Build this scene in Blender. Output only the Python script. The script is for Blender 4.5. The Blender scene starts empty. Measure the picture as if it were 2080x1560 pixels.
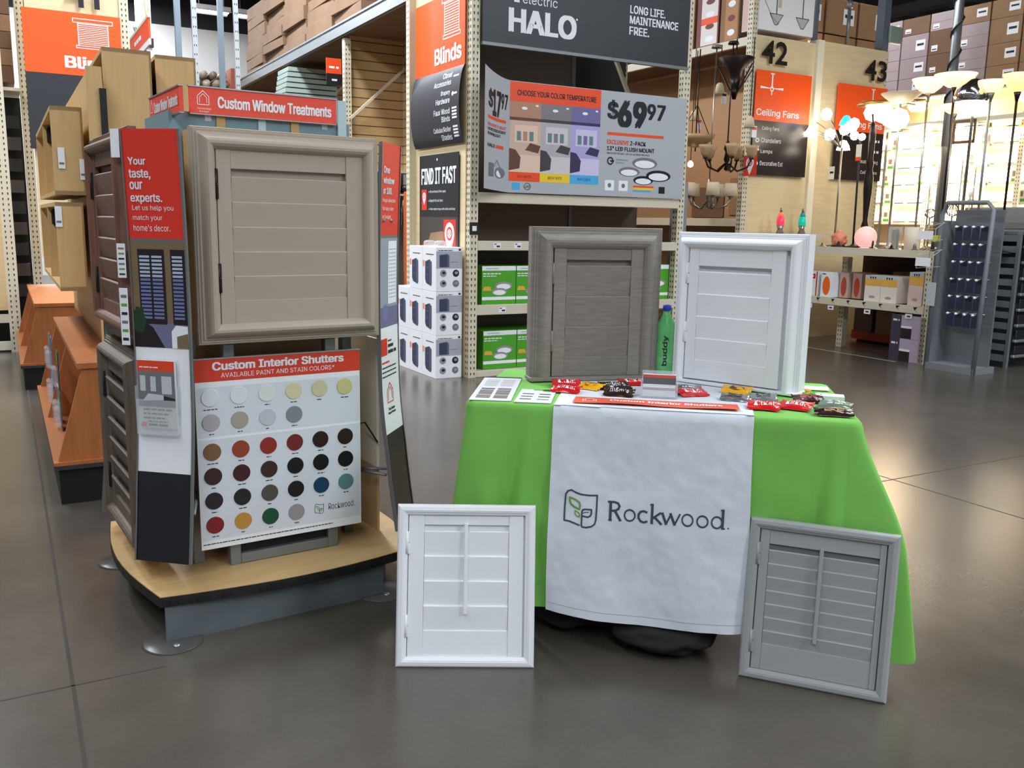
import bpy, math, random
from mathutils import Vector, Matrix, noise
random.seed(7)
R = math.radians
SC = bpy.context.scene
COL = SC.collection
# ---------------------------------------------------------------- camera, world, lights, exposure
TH = R(29.4)                                   # the store's aisles against the camera's heading
EU = Vector((math.cos(TH), math.sin(TH), 0)); EV = Vector((-math.sin(TH), math.cos(TH), 0))
def S(u, v, z=0.0): return EU * u + EV * v + Vector((0, 0, z))
cd = bpy.data.cameras.new('camera'); cam = bpy.data.objects.new('camera', cd); COL.objects.link(cam)
cd.sensor_width = 36; cd.lens = 1826.0 / 2080.0 * 36; cd.clip_end = 120; cd.clip_start = 0.05
pit, rol = R(10.15), R(1.08)
f = Vector((0, math.cos(pit), -math.sin(pit))); r0 = Vector((1, 0, 0)); u0_ = r0.cross(f)
rr = math.cos(rol) * r0 + math.sin(rol) * u0_; uu = -math.sin(rol) * r0 + math.cos(rol) * u0_
mw = Matrix((rr, uu, -f)).transposed().to_4x4(); mw.translation = Vector((0, 0, 1.3)); cam.matrix_world = mw
SC.camera = cam
SC.view_settings.view_transform = 'Standard'; SC.view_settings.look = 'None'
SC.view_settings.gamma = 1; SC.view_settings.use_curve_mapping = False
SC.view_settings.exposure = -0.3
W = bpy.data.worlds.new('world'); SC.world = W; W.use_nodes = True
W.node_tree.nodes['Background'].inputs[0].default_value = (0.75, 0.83, 1, 1)
W.node_tree.nodes['Background'].inputs[1].default_value = 0.2
def area(u, v, z, su, sv, power, col=(1, 1, 1), aim=None, rz=0.0):
    l = bpy.data.lights.new('strip_or_fill_light', 'AREA'); l.shape = 'RECTANGLE'; l.size = su; l.size_y = sv
    l.energy = power; l.color = col
    o = bpy.data.objects.new('strip_or_fill_light', l); COL.objects.link(o); o.location = S(u, v, z)
    o.rotation_euler = (0, 0, TH + rz)
    if aim:
        d = Vector(S(*aim)) - o.location; o.rotation_euler = d.to_track_quat('-Z', 'Y').to_euler()
    return o
COOL = (0.88, 0.94, 1.0); WARM = (1.0, 0.72, 0.42)
STRIPS = [(-1.6, 9, 520), (1.9, 10, 900), (1.9, 18.4, 800), (-2.2, 2.6, 220), (5.4, 1.0, 420), (9.3, -1.5, 420), (10.4, 11, 260), (-2.4, -4.5, 480), (4.6, -6.5, 640)]
for (u, v, p) in STRIPS: area(u, v, 5.86, 0.5, 6.0, p, COOL)
area(10.6, 8.2, 3.0, 0.5, 2.6, 60, WARM, (9.0, 8.0, 1.2))  # added warm fill for the lamp aisle, no fixture built for it
area(6.2, 9.6, 3.2, 0.8, 2.5, 38, WARM)  # added warm fill for the chandelier bay, no fixture built for it
area(11.62, 8.8, 2.75, .12, 2.6, 150, (1, .84, .62), (12.3, 8.8, 1.9))  # fill lamp added at the canopy edge to brighten the lamp wall

# ---------------------------------------------------------------- materials
def lin(c): c /= 255.0; return c / 12.92 if c <= 0.04045 else ((c + 0.055) / 1.055) ** 2.4
MATS = {}
def M(name, rgb=None, rough=0.55, metal=0.0, emit=0.0, var=0.0, scale=8.0, stretch=(1, 1, 1), var2=None, bump=0.0, alpha=1.0, spec=None, trans=0.0):
    if name in MATS: return MATS[name]
    m = bpy.data.materials.new(name); m.use_nodes = True; MATS[name] = m
    nt = m.node_tree; b = nt.nodes['Principled BSDF']
    c = tuple(lin(x) for x in rgb) + (1,)
    b.inputs['Base Color'].default_value = c; b.inputs['Roughness'].default_value = rough; b.inputs['Metallic'].default_value = metal
    if spec is not None: b.inputs['Specular IOR Level'].default_value = spec
    if trans: b.inputs['Transmission Weight'].default_value = trans
    if emit: b.inputs['Emission Color'].default_value = c; b.inputs['Emission Strength'].default_value = emit
    if alpha < 1: b.inputs['Alpha'].default_value = alpha
    if var or bump:
        tc = nt.nodes.new('ShaderNodeTexCoord'); mp = nt.nodes.new('ShaderNodeMapping'); nz = nt.nodes.new('ShaderNodeTexNoise')
        mp.inputs['Scale'].default_value = stretch; nz.inputs['Scale'].default_value = scale; nz.inputs['Detail'].default_value = 5
        nt.links.new(tc.outputs['Object'], mp.inputs[0]); nt.links.new(mp.outputs[0], nz.inputs['Vector'])
        if var:
            rp = nt.nodes.new('ShaderNodeValToRGB')
            d = var2 if var2 else tuple(max(0, x * (1 - var)) for x in rgb)
            rp.color_ramp.elements[0].position = 0.3; rp.color_ramp.elements[1].position = 0.7
            rp.color_ramp.elements[0].color = tuple(lin(x) for x in d) + (1,); rp.color_ramp.elements[1].color = c
            nt.links.new(nz.outputs['Fac'], rp.inputs[0]); nt.links.new(rp.outputs[0], b.inputs['Base Color'])
        if bump:
            bp = nt.nodes.new('ShaderNodeBump'); bp.inputs['Strength'].default_value = bump; bp.inputs['Distance'].default_value = 0.01
            nt.links.new(nz.outputs['Fac'], bp.inputs['Height']); nt.links.new(bp.outputs[0], b.inputs['Normal'])
    return m
M('white paint', (232, 234, 238), 0.35); M('white print', (236, 238, 242), 0.5); M('white cloth', (214, 220, 228), 0.85, bump=0.15, scale=30)
M('green cloth', (122, 192, 84), 0.85, var=0.06, scale=3)
M('beige paint', (170, 157, 142), 0.4); M('grey stain', (140, 134, 124), 0.5, var=0.12, scale=14, stretch=(1, 1, 8))
M('grey stain across', (133, 127, 117), 0.5, var=0.12, scale=14, stretch=(1.2, 1, 9)); M('cool grey paint', (158, 160, 161), 0.42)
M('brown stain', (134, 92, 72), 0.45, var=0.3, scale=12, stretch=(6, 6, 0.6)); M('driftwood stain', (116, 103, 88), 0.5, var=0.3, scale=16, stretch=(6, 6, 0.6))
M('orange', (238, 78, 30), 0.45); M('orange bright', (250, 88, 26), 0.4); M('red print', (214, 50, 36), 0.5)
M('black print', (28, 30, 34), 0.4); M('charcoal', (44, 46, 52), 0.45); M('black', (10, 10, 11), 0.6); M('dark bronze', (42, 32, 28), 0.35, 0.6)
M('post beige', (214, 205, 180), 0.4); M('hole', (40, 38, 34), 0.8); M('shelf beige', (212, 203, 182), 0.4)
M('maple', (204, 168, 116), 0.4, var=0.08, scale=5, stretch=(1, 9, 1)); M('ply', (222, 192, 142), 0.45, var=0.07, scale=3, stretch=(1, 1, 8))
M('ply pale', (226, 206, 164), 0.5, var=0.06, scale=3, stretch=(1, 1, 8)); M('cabinet maple', (212, 176, 120), 0.45, var=0.06, scale=4, stretch=(8, 8, 1))
M('cherry wood', (186, 112, 62), 0.42, var=0.13, scale=4, stretch=(8, 8, 1)); M('slat wood', (196, 162, 112), 0.6, var=0.06, scale=4, stretch=(1, 1, 9))
M('steel blue', (92, 104, 114), 0.45); M('grey metal', (128, 132, 134), 0.4, 0.5); M('galvanised', (168, 172, 176), 0.35, 0.7)
M('grey board', (96, 94, 92), 0.7); M('brown board', (112, 98, 86), 0.7); M('kraft', (150, 116, 84), 0.8, var=0.08, scale=4); M('kraft dark', (118, 88, 64), 0.8, var=0.1, scale=4)
M('kraft seam', (118, 86, 58), 0.8); M('cream', (232, 224, 200), 0.6); M('silver sign', (176, 180, 186), 0.4); M('grey plastic', (112, 116, 122), 0.5)
M('chrome', (200, 200, 205), 0.12, 1.0); M('nickel', (150, 146, 140), 0.3, 0.9)
M('clear', (225, 232, 235), 0.08, alpha=0.28); M('glass green', (110, 210, 130), 0.08, alpha=0.7)
M('lamp glow', (255, 226, 178), 0.5, emit=9.0); M('lamp white', (255, 244, 222), 0.5, emit=10.0); M('tube glow', (250, 252, 255), 0.5, emit=9.0)
M('shade glow', (255, 214, 160), 0.5, emit=2.2); M('glow blue', (40, 170, 255), 0.5, emit=2.2); M('glow pink', (255, 176, 170), 0.5, emit=0.75)
M('fabric shade', (196, 178, 150), 0.8, emit=0.12); M('glass shade', (190, 160, 120), 0.4, alpha=0.85)
M('warm wall', (222, 200, 160), 0.7); M('wall white', (222, 222, 220), 0.7)
def C(rgb, rough=0.5):
    n = 'paint %d %d %d' % tuple(rgb); return M(n, rgb, rough)

# ---------------------------------------------------------------- mesh builder
_tc = {}
FONT = None
try: FONT = bpy.data.fonts.load(bpy.utils.system_resource('DATAFILES', path='fonts') + '/Inter.woff2')
except Exception: FONT = None
def text_mesh(s, bold=0.0):
    k = (s, bold)
    if k in _tc: return _tc[k]
    cu = bpy.data.curves.new('t', 'FONT'); cu.body = s; cu.size = 1; cu.resolution_u = 3; plain = not FONT or '4' in s
    if plain: cu.offset = bold
    else: cu.font = FONT
    ob = bpy.data.objects.new('t', cu); COL.objects.link(ob)
    dg = bpy.context.evaluated_depsgraph_get(); me = bpy.data.meshes.new_from_object(ob.evaluated_get(dg))
    v = [(p.co.x, p.co.y) for p in me.vertices]; fc = [list(p.vertices) for p in me.polygons]
    bpy.data.objects.remove(ob); bpy.data.curves.remove(cu); bpy.data.meshes.remove(me)
    x0 = min(a for a, _ in v); x1 = max(a for a, _ in v); y0 = min(b for _, b in v); y1 = max(b for _, b in v)
    v = [((a - x0) / (x1 - x0), (b - y0) / (y1 - y0)) for a, b in v]
    if bold and not plain:
        w_ = bold * 1.1 / (x1 - x0); h_ = bold * .55 / (y1 - y0); n_ = len(v); V2 = []; F2 = []
        for q, (dx, dz) in enumerate(((0, 0), (-w_, -h_), (w_, -h_), (-w_, h_), (w_, h_))):
            V2 += [(a + dx, b + dz) for a, b in v]; F2 += [[i + q * n_ for i in f_] for f_ in fc]
        v, fc = V2, F2
    _tc[k] = (v, fc, (x1 - x0) / (y1 - y0)); return _tc[k]

class MB:
    def __init__(s): s.v = []; s.f = []; s.m = []; s.warp = None; s.T = None; s.sm = []
    def add(s, vs, fs, m=0, smooth=False):
        k = len(s.v)
        for p in vs:
            p = Vector(p)
            if s.T is not None: p = s.T @ p
            if s.warp: p = Vector(s.warp(p))
            s.v.append(p)
        for q in fs: s.f.append([i + k for i in q]); s.m.append(m); s.sm.append(smooth)
        return s
    def box(s, x0, x1, y0, y1, z0, z1, m=0, c=0.0):
        if c <= 0:
            vs = [(x, y, z) for z in (z0, z1) for y in (y0, y1) for x in (x0, x1)]
            return s.add(vs, [(0, 2, 3, 1), (4, 5, 7, 6), (0, 1, 5, 4), (2, 6, 7, 3), (0, 4, 6, 2), (1, 3, 7, 5)], m)
        vs = []; idx = {}
        X = (x0, x1); Y = (y0, y1); Z = (z0, z1); cc = (c, -c)
        for i in (0, 1):
            for j in (0, 1):
                for k in (0, 1):
                    for a in range(3):
                        p = [X[i] + cc[i], Y[j] + cc[j], Z[k] + cc[k]]
                        p[a] = (X, Y, Z)[a][(i, j, k)[a]]
                        idx[i, j, k, a] = len(vs); vs.append(p)
        g = lambda i, j, k, a: idx[i, j, k, a]
        F = []
        for i in (0, 1):
            F.append([g(i, 0, 0, 0), g(i, 1, 0, 0), g(i, 1, 1, 0), g(i, 0, 1, 0)][::1 if i else -1])
            F.append([g(0, i, 0, 1), g(1, i, 0, 1), g(1, i, 1, 1), g(0, i, 1, 1)][::-1 if i else 1])
            F.append([g(0, 0, i, 2), g(1, 0, i, 2), g(1, 1, i, 2), g(0, 1, i, 2)][::1 if i else -1])
        for i in (0, 1):
            for j in (0, 1):
                F.append([g(i, j, 0, 0), g(i, j, 1, 0), g(i, j, 1, 1), g(i, j, 0, 1)])
                F.append([g(i, 0, j, 0), g(i, 1, j, 0), g(i, 1, j, 2), g(i, 0, j, 2)])
                F.append([g(0, i, j, 1), g(1, i, j, 1), g(1, i, j, 2), g(0, i, j, 2)])
                for k in (0, 1): F.append([g(i, j, k, 0), g(i, j, k, 1), g(i, j, k, 2)])
        return s.add(vs, F, m)
    def rect(s, x0, x1, z0, z1, y=0.0, m=0, nx=1, nz=1):          # upright, facing -y
        vs = [(x0 + (x1 - x0) * i / nx, y, z0 + (z1 - z0) * j / nz) for j in range(nz + 1) for i in range(nx + 1)]
        fs = [(j * (nx + 1) + i, j * (nx + 1) + i + 1, (j + 1) * (nx + 1) + i + 1, (j + 1) * (nx + 1) + i) for j in range(nz) for i in range(nx)]
        return s.add(vs, fs, m)
    def poly(s, pts, y=0.0, m=0):                                 # upright outline (x,z), facing -y
        return s.add([(a, y, b) for a, b in pts], [list(range(len(pts)))], m)
    def slab(s, pts, y0, y1, m=0):                                # (x,z) outline, thick in y
        n = len(pts); vs = [(a, y0, b) for a, b in pts] + [(a, y1, b) for a, b in pts]
        fs = [list(range(n)), list(range(2 * n - 1, n - 1, -1))] + [(i, i + n, (i + 1) % n + n, (i + 1) % n) for i in range(n)]
        return s.add(vs, fs, m)
    def prism(s, pts, z0, z1, m=0):                               # (x,y) outline, thick in z
        n = len(pts); vs = [(a, b, z0) for a, b in pts] + [(a, b, z1) for a, b in pts]
        fs = [list(range(n - 1, -1, -1)), list(range(n, 2 * n))] + [(i, (i + 1) % n, (i + 1) % n + n, i + n) for i in range(n)]
        return s.add(vs, fs, m)
    def ell(s, cx, cz, rx, rz, y=0.0, m=0, n=24, rot=0.0, hole=0.0):
        cs = [(math.cos(2 * math.pi * i / n), math.sin(2 * math.pi * i / n)) for i in range(n)]
        cr, sr = math.cos(rot), math.sin(rot)
        o = [(cx + cr * rx * a - sr * rz * b, y, cz + sr * rx * a + cr * rz * b) for a, b in cs]
        if hole:
            i_ = [(cx + cr * rx * a * hole - sr * rz * b * hole, y, cz + sr * rx * a * hole + cr * rz * b * hole) for a, b in cs]
            return s.add(o + i_, [(i, (i + 1) % n, (i + 1) % n + n, i + n) for i in range(n)], m)
        return s.add(o, [list(range(n))], m)
    def line(s, pts, w, y=0.0, m=0, closed=False):                # flat stroke along (x,z) points
        n = len(pts); rng = range(n if closed else n - 1)
        for i in rng:
            a, b = Vector(pts[i]), Vector(pts[(i + 1) % n]); d = (b - a)
            if d.length < 1e-9: continue
            d.normalize(); q = Vector((-d.y, d.x)) * w / 2; a = a - d * w * 0.3; b = b + d * w * 0.3
            s.add([((a - q).x, y, (a - q).y), ((b - q).x, y, (b - q).y), ((b + q).x, y, (b + q).y), ((a + q).x, y, (a + q).y)], [(0, 1, 2, 3)], m)
        return s
    def text(s, t, x0, x1, z0, z1=None, y=-0.001, m=0, bold=0.0, keep=False, right=False):
        v, fc, asp = text_mesh(t, bold)
        if z1 is None: z1 = z0 + (x1 - x0) / asp
        if keep:
            w = (z1 - z0) * asp
            if w < abs(x1 - x0): 
                if right: x0 = x1 - w
                else: x1 = x0 + w
        n_ = len(v) // 5 if bold and len(v) % 5 == 0 and FONT and '4' not in t else len(v) + 1
        e_ = .0002 if abs(y) > 1e-9 or s.warp is None else .0002
        return s.add([(x0 + a * (x1 - x0), y - e_ * (i // n_), z0 + b * (z1 - z0)) for i, (a, b) in enumerate(v)], fc, m)
    def dash(s, x0, x1, z0, z1, y=-.001, m=0, sd=1):     # print too small to read: word-long strokes
        q = random.Random(int(abs(x0 * 977 + z0 * 1319) * 100) + sd); x = x0; h = z1 - z0
        while x < x1 - h * .4:
            w = min(q.uniform(1.2, 3.6) * h, x1 - x); s.rect(x, x + w, z0 + h * .15, z1 - h * .15, y, m); x += w + h * .5
        return s
    def tube(s, pts, r, n=8, m=0, cap=True):
        pts = [Vector(p) for p in pts]; rings = []
        rs = r if isinstance(r, (list, tuple)) else [r] * len(pts)
        up = None
        for i, p in enumerate(pts):
            d = (pts[min(i + 1, len(pts) - 1)] - pts[max(i - 1, 0)]).normalized()
            if up is None:
                up = d.orthogonal().normalized()
                if n == 4: up = (Vector((0, 0, 1)) if abs(d.z) < 0.9 else Vector((0, 1, 0)))
            a = (up - d * up.dot(d)).normalized(); b = d.cross(a); up = a
            of = math.pi / 4 if n == 4 else 0
            rings.append([p + (a * math.cos(2 * math.pi * k / n + of) + b * math.sin(2 * math.pi * k / n + of)) * rs[i] for k in range(n)])
        vs = [q for rg in rings for q in rg]; fs = []
        for i in range(len(pts) - 1):
            for k in range(n): fs.append((i * n + k, i * n + (k + 1) % n, (i + 1) * n + (k + 1) % n, (i + 1) * n + k))
        if cap: fs.append(list(range(n - 1, -1, -1))); fs.append([(len(pts) - 1) * n + k for k in range(n)])
        return s.add(vs, fs, m, smooth=n > 5)
    def lathe(s, prof, cx=0, cy=0, n=20, m=0, smooth=True, cz=0.0):  # prof (r,z)
        prof = [(r, z + cz) for r, z in prof]
        vs = [(cx + r * math.cos(2 * math.pi * k / n), cy + r * math.sin(2 * math.pi * k / n), z) for r, z in prof for k in range(n)]
        fs = [(i * n + k, i * n + (k + 1) % n, (i + 1) * n + (k + 1) % n, (i + 1) * n + k) for i in range(len(prof) - 1) for k in range(n)]
        if prof[0][0] > 1e-4: fs.append(list(range(n - 1, -1, -1)))
        if prof[-1][0] > 1e-4: fs.append([(len(prof) - 1) * n + k for k in range(n)])
        return s.add(vs, fs, m, smooth)
    def ring(s, x0, x1, z0, z1, prof, m=0, three=False):           # mitred moulding, prof (inset, y)
        vs = []
        for i, y in prof:
            zb = z0 if three else z0 + i
            vs += [(x0 + i, y, zb), (x1 - i, y, zb), (x1 - i, y, z1 - i), (x0 + i, y, z1 - i)]
        fs = []
        for k in range(len(prof) - 1):
            for j in range(4):
                if three and j == 0: continue
                a, b = k * 4 + j, k * 4 + (j + 1) % 4
                fs.append((a, b, b + 4, a + 4))
        return s.add(vs, fs, m)
    def grid(s, fn, nu, nv, m=0, smooth=True, closeu=False):
        vs = [fn(i / nu, j / nv) for j in range(nv + 1) for i in range(nu + (0 if closeu else 1))]
        w = nu if closeu else nu + 1
        fs = [(j * w + i, j * w + (i + 1) % w, (j + 1) * w + (i + 1) % w, (j + 1) * w + i) for j in range(nv) for i in range(nu)]
        return s.add(vs, fs, m, smooth)
    def build(s, name, mats, parent=None, bevel=0.0):
        me = bpy.data.meshes.new(name); me.from_pydata([tuple(p) for p in s.v], [], s.f)
        if not isinstance(mats, (list, tuple)): mats = [mats]
        for x in mats: me.materials.append(MATS[x] if isinstance(x, str) else x)
        me.polygons.foreach_set('material_index', s.m); me.polygons.foreach_set('use_smooth', s.sm); me.update()
        o = bpy.data.objects.new(name, me); COL.objects.link(o)
        if parent: o.parent = parent
        if bevel:
            b = o.modifiers.new('bevel', 'BEVEL'); b.width = bevel; b.segments = 2; b.limit_method = 'ANGLE'
        return o
def tag(o, label=None, cat=None, group=None, kind=None):
    if label: o['label'] = label
    if cat: o['category'] = cat
    if group: o['group'] = group
    if kind: o['kind'] = kind
    return o
def thing(name, label, cat, loc=(0, 0, 0), rz=0.0, group=None, kind=None, rx=0.0):
    o = bpy.data.objects.new(name, None); COL.objects.link(o); o.empty_display_size = 0.1
    o.location = loc; o.rotation_euler = (rx, 0, rz)
    return tag(o, label, cat, group, kind)
def store(name, label, cat, u, v, z=0.0, west=False, group=None, kind=None, extra=0.0):
    # local x = along the face, -y = the way it faces; west: faces the aisle on its -u side
    return thing(name, label, cat, S(u, v, z), TH - (math.pi / 2 if west else 0) + extra, group, kind)
def struct(o): o['kind'] = 'structure'; return o
def copy_tree(o, parent=None):
    c = o.copy(); COL.objects.link(c); c.parent = parent
    for ch in list(o.children): copy_tree(ch, c)
    return c
def clone(o, loc, rz, label, group=None, scale=None):
    c = copy_tree(o); c.location = loc; c.rotation_euler = (0, 0, rz); c['label'] = label
    if group: c['group'] = group
    if scale: c.scale = scale
    return c
# ---------------------------------------------------------------- the building
def concrete():
    m = bpy.data.materials.new('polished concrete'); m.use_nodes = True; nt = m.node_tree; b = nt.nodes['Principled BSDF']; N = nt.nodes.new; L = nt.links.new
    tc = N('ShaderNodeTexCoord'); n1 = N('ShaderNodeTexNoise'); n1.inputs['Scale'].default_value = 0.55; n1.inputs['Detail'].default_value = 6; n1.inputs['Roughness'].default_value = 0.6
    n2 = N('ShaderNodeTexNoise'); n2.inputs['Scale'].default_value = 5; n2.inputs['Detail'].default_value = 8
    n3 = N('ShaderNodeTexNoise'); n3.inputs['Scale'].default_value = 90; n3.inputs['Detail'].default_value = 3
    for n in (n1, n2, n3): L(tc.outputs['Object'], n.inputs['Vector'])
    a = N('ShaderNodeMath'); a.operation = 'MULTIPLY_ADD'; L(n2.outputs['Fac'], a.inputs[0]); a.inputs[1].default_value = 0.5; L(n1.outputs['Fac'], a.inputs[2])
    c = N('ShaderNodeMath'); c.operation = 'MULTIPLY_ADD'; L(n3.outputs['Fac'], c.inputs[0]); c.inputs[1].default_value = 0.25; L(a.outputs[0], c.inputs[2])
    rp = N('ShaderNodeValToRGB'); L(c.outputs[0], rp.inputs[0])
    e = rp.color_ramp.elements; e[0].position = 0.5; e[0].color = (lin(64), lin(60), lin(54), 1); e[1].position = 1.1; e[1].color = (lin(86), lin(80), lin(72), 1)
    L(rp.outputs[0], b.inputs['Base Color'])
    r2 = N('ShaderNodeMapRange'); L(n1.outputs['Fac'], r2.inputs[0]); r2.inputs[1].default_value = 0.2; r2.inputs[2].default_value = 1.3; r2.inputs[3].default_value = 0.2; r2.inputs[4].default_value = 0.3
    L(r2.outputs[0], b.inputs['Roughness']); b.inputs['Specular IOR Level'].default_value = 0.55
    MATS['concrete'] = m
concrete(); M('joint', (58, 54, 48), 0.8); M('floor stripe', (176, 170, 158), 0.5)
b = MB(); U0, U1, V0, V1 = -13, 26, -12, 22
b.add([(U0, V0, 0), (U1, V0, 0), (U1, V1, 0), (U0, V1, 0)], [(0, 1, 2, 3)], 0)
def fl(u0, u1, v0, v1, m): b.add([(u0, v0, .0006), (u1, v0, .0006), (u1, v1, .0006), (u0, v1, .0006)], [(0, 1, 2, 3)], m)
fl(.080, .090, V0, V1, 1); fl(4.02, 4.028, V0, V1, 1); fl(U0, .33, 2.622, 2.628, 1); fl(2.0, U1, 3.015, 3.022, 1); fl(7.72, 7.75, 5.9, 7.6, 2)
o = b.build('floor', ['concrete', 'joint', 'floor stripe']); o.rotation_euler.z = TH; struct(o)
M('ceiling deck', (92, 92, 94), 0.8); M('joist', (128, 130, 134), 0.6); M('wall grey', (196, 196, 194), 0.8); M('wall dark', (40, 40, 44), 0.8)
b = MB(); b.box(U0, U1, V0, V1, 6.6, 6.7)
for k in range(26):
    v = -11 + k * 1.6; b.box(U0, U1, v - .05, v + .05, 6.52, 6.6, 1); b.box(U0, U1, v - .05, v + .05, 6.16, 6.22, 1)
    if v > 8:
        for j in range(40): b.tube([(U0 + 6 + j * .6, v, 6.2), (U0 + 6.3 + j * .6, v, 6.54), (U0 + 6.6 + j * .6, v, 6.2)], .012, 4, 1)
for k in range(7): b.box(-12.5 + k * 6, -12.2 + k * 6, V0, V1, 5.98, 6.16, 1)
o = b.build('ceiling', ['ceiling deck', 'joist']); o.rotation_euler.z = TH; struct(o)
for nm, x0, x1, y0, y1 in (('wall_back', U0, U1, V1, V1 + .1), ('wall_front', U0, U1, V0 - .1, V0), ('wall_left', U0 - .1, U0, V0, V1), ('wall_right', U1, U1 + .1, V0, V1)):
    b = MB(); b.box(x0, x1, y0, y1, 0, 5.45); b.box(x0, x1, y0, y1, 5.45, 6.6, 1)
    o = b.build(nm, ['wall white', 'wall dark']); o.rotation_euler.z = TH; struct(o)
# ceiling strip lights: housing and tubes where the lights hang
def strip(u, v, L, z, label, group='fluorescent strip lights on the ceiling'):
    t = store('strip_or_fill_light', label, 'light', u, v, z, group=group)
    b = MB(); b.box(-.16, .16, -L / 2, L / 2, .05, .12); b.slab([(-.16, .05), (-.22, -.0), (-.21, -.0), (-.15, .055)], -L / 2, L / 2); b.slab([(.16, .05), (.22, 0), (.21, 0), (.15, .055)], -L / 2, L / 2)
    b.build('housing', 'white paint', t)
    b = MB()
    for x in (-.07, .07): b.tube([(x, -L / 2 + .03, .02), (x, L / 2 - .03, .02)], .018, 8)
    b.build('tube', 'tube glow', t)
    b = MB()
    for y in (-L * .35, L * .35): b.tube([(0, y, .12), (0, y, 6.16 - z)], .006, 5)
    b.build('hanger', 'galvanised', t); return t
for (u, v, p) in STRIPS: strip(u, v, 6.0, 5.92, 'long fluorescent strip light under the open joist ceiling')
for u in (4.45, 5.35):
    t = strip(u * .93, 20.4, .72, 5.5, 'bright strip light beyond the silver shelf beam, %s of the pair' % ('left' if u < 5 else 'right'), 'pair of far strip lights')
    t.rotation_euler.z = TH + math.pi / 2

# ---------------------------------------------------------------- rack pieces
def post_bits(b, x, y, z0, z1, w=.075, d=.075, side=-1, front=True, pitch=.05):
    b.box(x, x + w, y, y + d, z0, z1, 0)
    n = int((z1 - z0 - .04) / pitch)
    for k in range(n):
        z = z0 + .03 + k * pitch
        if front:
            for fx in (.28, .72): b.slab([(x + w * fx - .006, z + .012), (x + w * fx + .006, z + .012), (x + w * fx + .003, z - .01), (x + w * fx - .003, z - .01)], y - .0008, y + .001, 1)
        if side:
            xs = x if side < 0 else x + w
            for fy in (.28, .72): b.box(xs - .0008, xs + .0008, y + d * fy - .006, y + d * fy + .006, z - .01, z + .012, 1)
def post(parent, x, y, z0, z1, **k):
    b = MB(); post_bits(b, x, y, z0, z1, **k); return b.build('upright_post', ['post beige', 'hole'], parent)
def price_tag(b, x, z, y, m0, m1):
    b.rect(x, x + .07, z, z + .045, y, m0); b.rect(x + .008, x + .03, z + .03, z + .038, y - .0005, m1); b.rect(x + .03, x + .062, z + .008, z + .022, y - .0005, m1)

# ================================================================ centre end cap
u0, v0 = 3.36, 6.72
rk = store('end_cap_rack', 'beige perforated steel rack in the centre with lighting signs and green boxes', 'rack', u0, v0)
for x in (0, 2.17): post(rk, x, 0, 0, 3.6)
for x in (0, 2.17): post(rk, x, .98, 0, 3.6)
for i, (zt, zb) in enumerate(((1.545, 1.46), (1.15, 1.07), (.615, .53), (.055, .0))):
    b = MB(); b.box(.075, 2.17, -.004, .04, zb, zt, 0, .004)
    if i in (1, 2):
        for x in ((.22, .42, .62, 1.3, 1.7) if i == 1 else (.28, .9, 1.5)): price_tag(b, x, zb + .02, -.006, 1, 2)
    b.build('shelf_beam', ['shelf beige', 'white print', 'black print'], rk)
    b = MB(); b.box(.075, 2.17, .04, .62, zt - .03, zt - .012); b.build('shelf_deck', 'kraft' if i == 1 else 'shelf beige', rk)
b = MB(); b.box(.08, 1.35, .62, .64, .05, 3.3, 0); b.box(1.37, 2.165, .62, .64, .05, 2.1, 0); b.box(1.35, 1.38, .6, .64, .05, 3.3, 1); b.build('back_panel', ['brown board', 'grey metal'], rk)
b = MB(); b.tube([(1.55, .5, 3.2), (2.17, .6, 2.2)], .022, 4); b.build('brace', 'post beige', rk)
b = MB(); b.box(1.38, 2.165, .9, .92, .05, 3.3); b.build('dark_void_sheet', 'black', rk)  # black sheet standing in for the dark void behind the brace
for z in (3.2, 1.9, .1):
    b = MB(); b.box(2.18, 2.22, .075, .98, z, z + .06); b.build('side_brace', 'post beige', rk)
b = MB(); b.box(-.003, .078, -.006, .0, 1.20, 1.30, 0); b.rect(.02, .06, 1.23, 1.27, -.007, 1); t_ = b.build('number_tag', ['black', 'white print'], rk)
# HALO header
t = store('header_sign', 'black header sign with big white capitals across the centre rack top', 'sign', u0 + .08, v0 - .035)
b = MB(); b.box(0, 2.09, 0, .03, 2.72, 3.55, 0); b.build('panel', 'charcoal', t)
b = MB(); b.box(0, 2.1, -.006, .03, 2.695, 2.72); b.build('bottom_rail', 'grey metal', t)
b = MB(); b.text('electric', .36, .69, 3.05, 3.125, bold=.0); b.text('HALO', .245, .87, 2.825, 3.0, bold=.035); b.ell(.885, 2.985, .009, .009, -.001)
for s_, z, w in (('LONG LIFE.', 3.105, .38), ('MAINTENANCE', 3.02, .53), ('FREE.', 2.93, .21)): b.text(s_, 1.43, 1.43 + w, z, z + .065, bold=.02)
b.rect(.28, .33, 3.05, 3.09, -.001)
b.build('lettering', 'white print', t)
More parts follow.
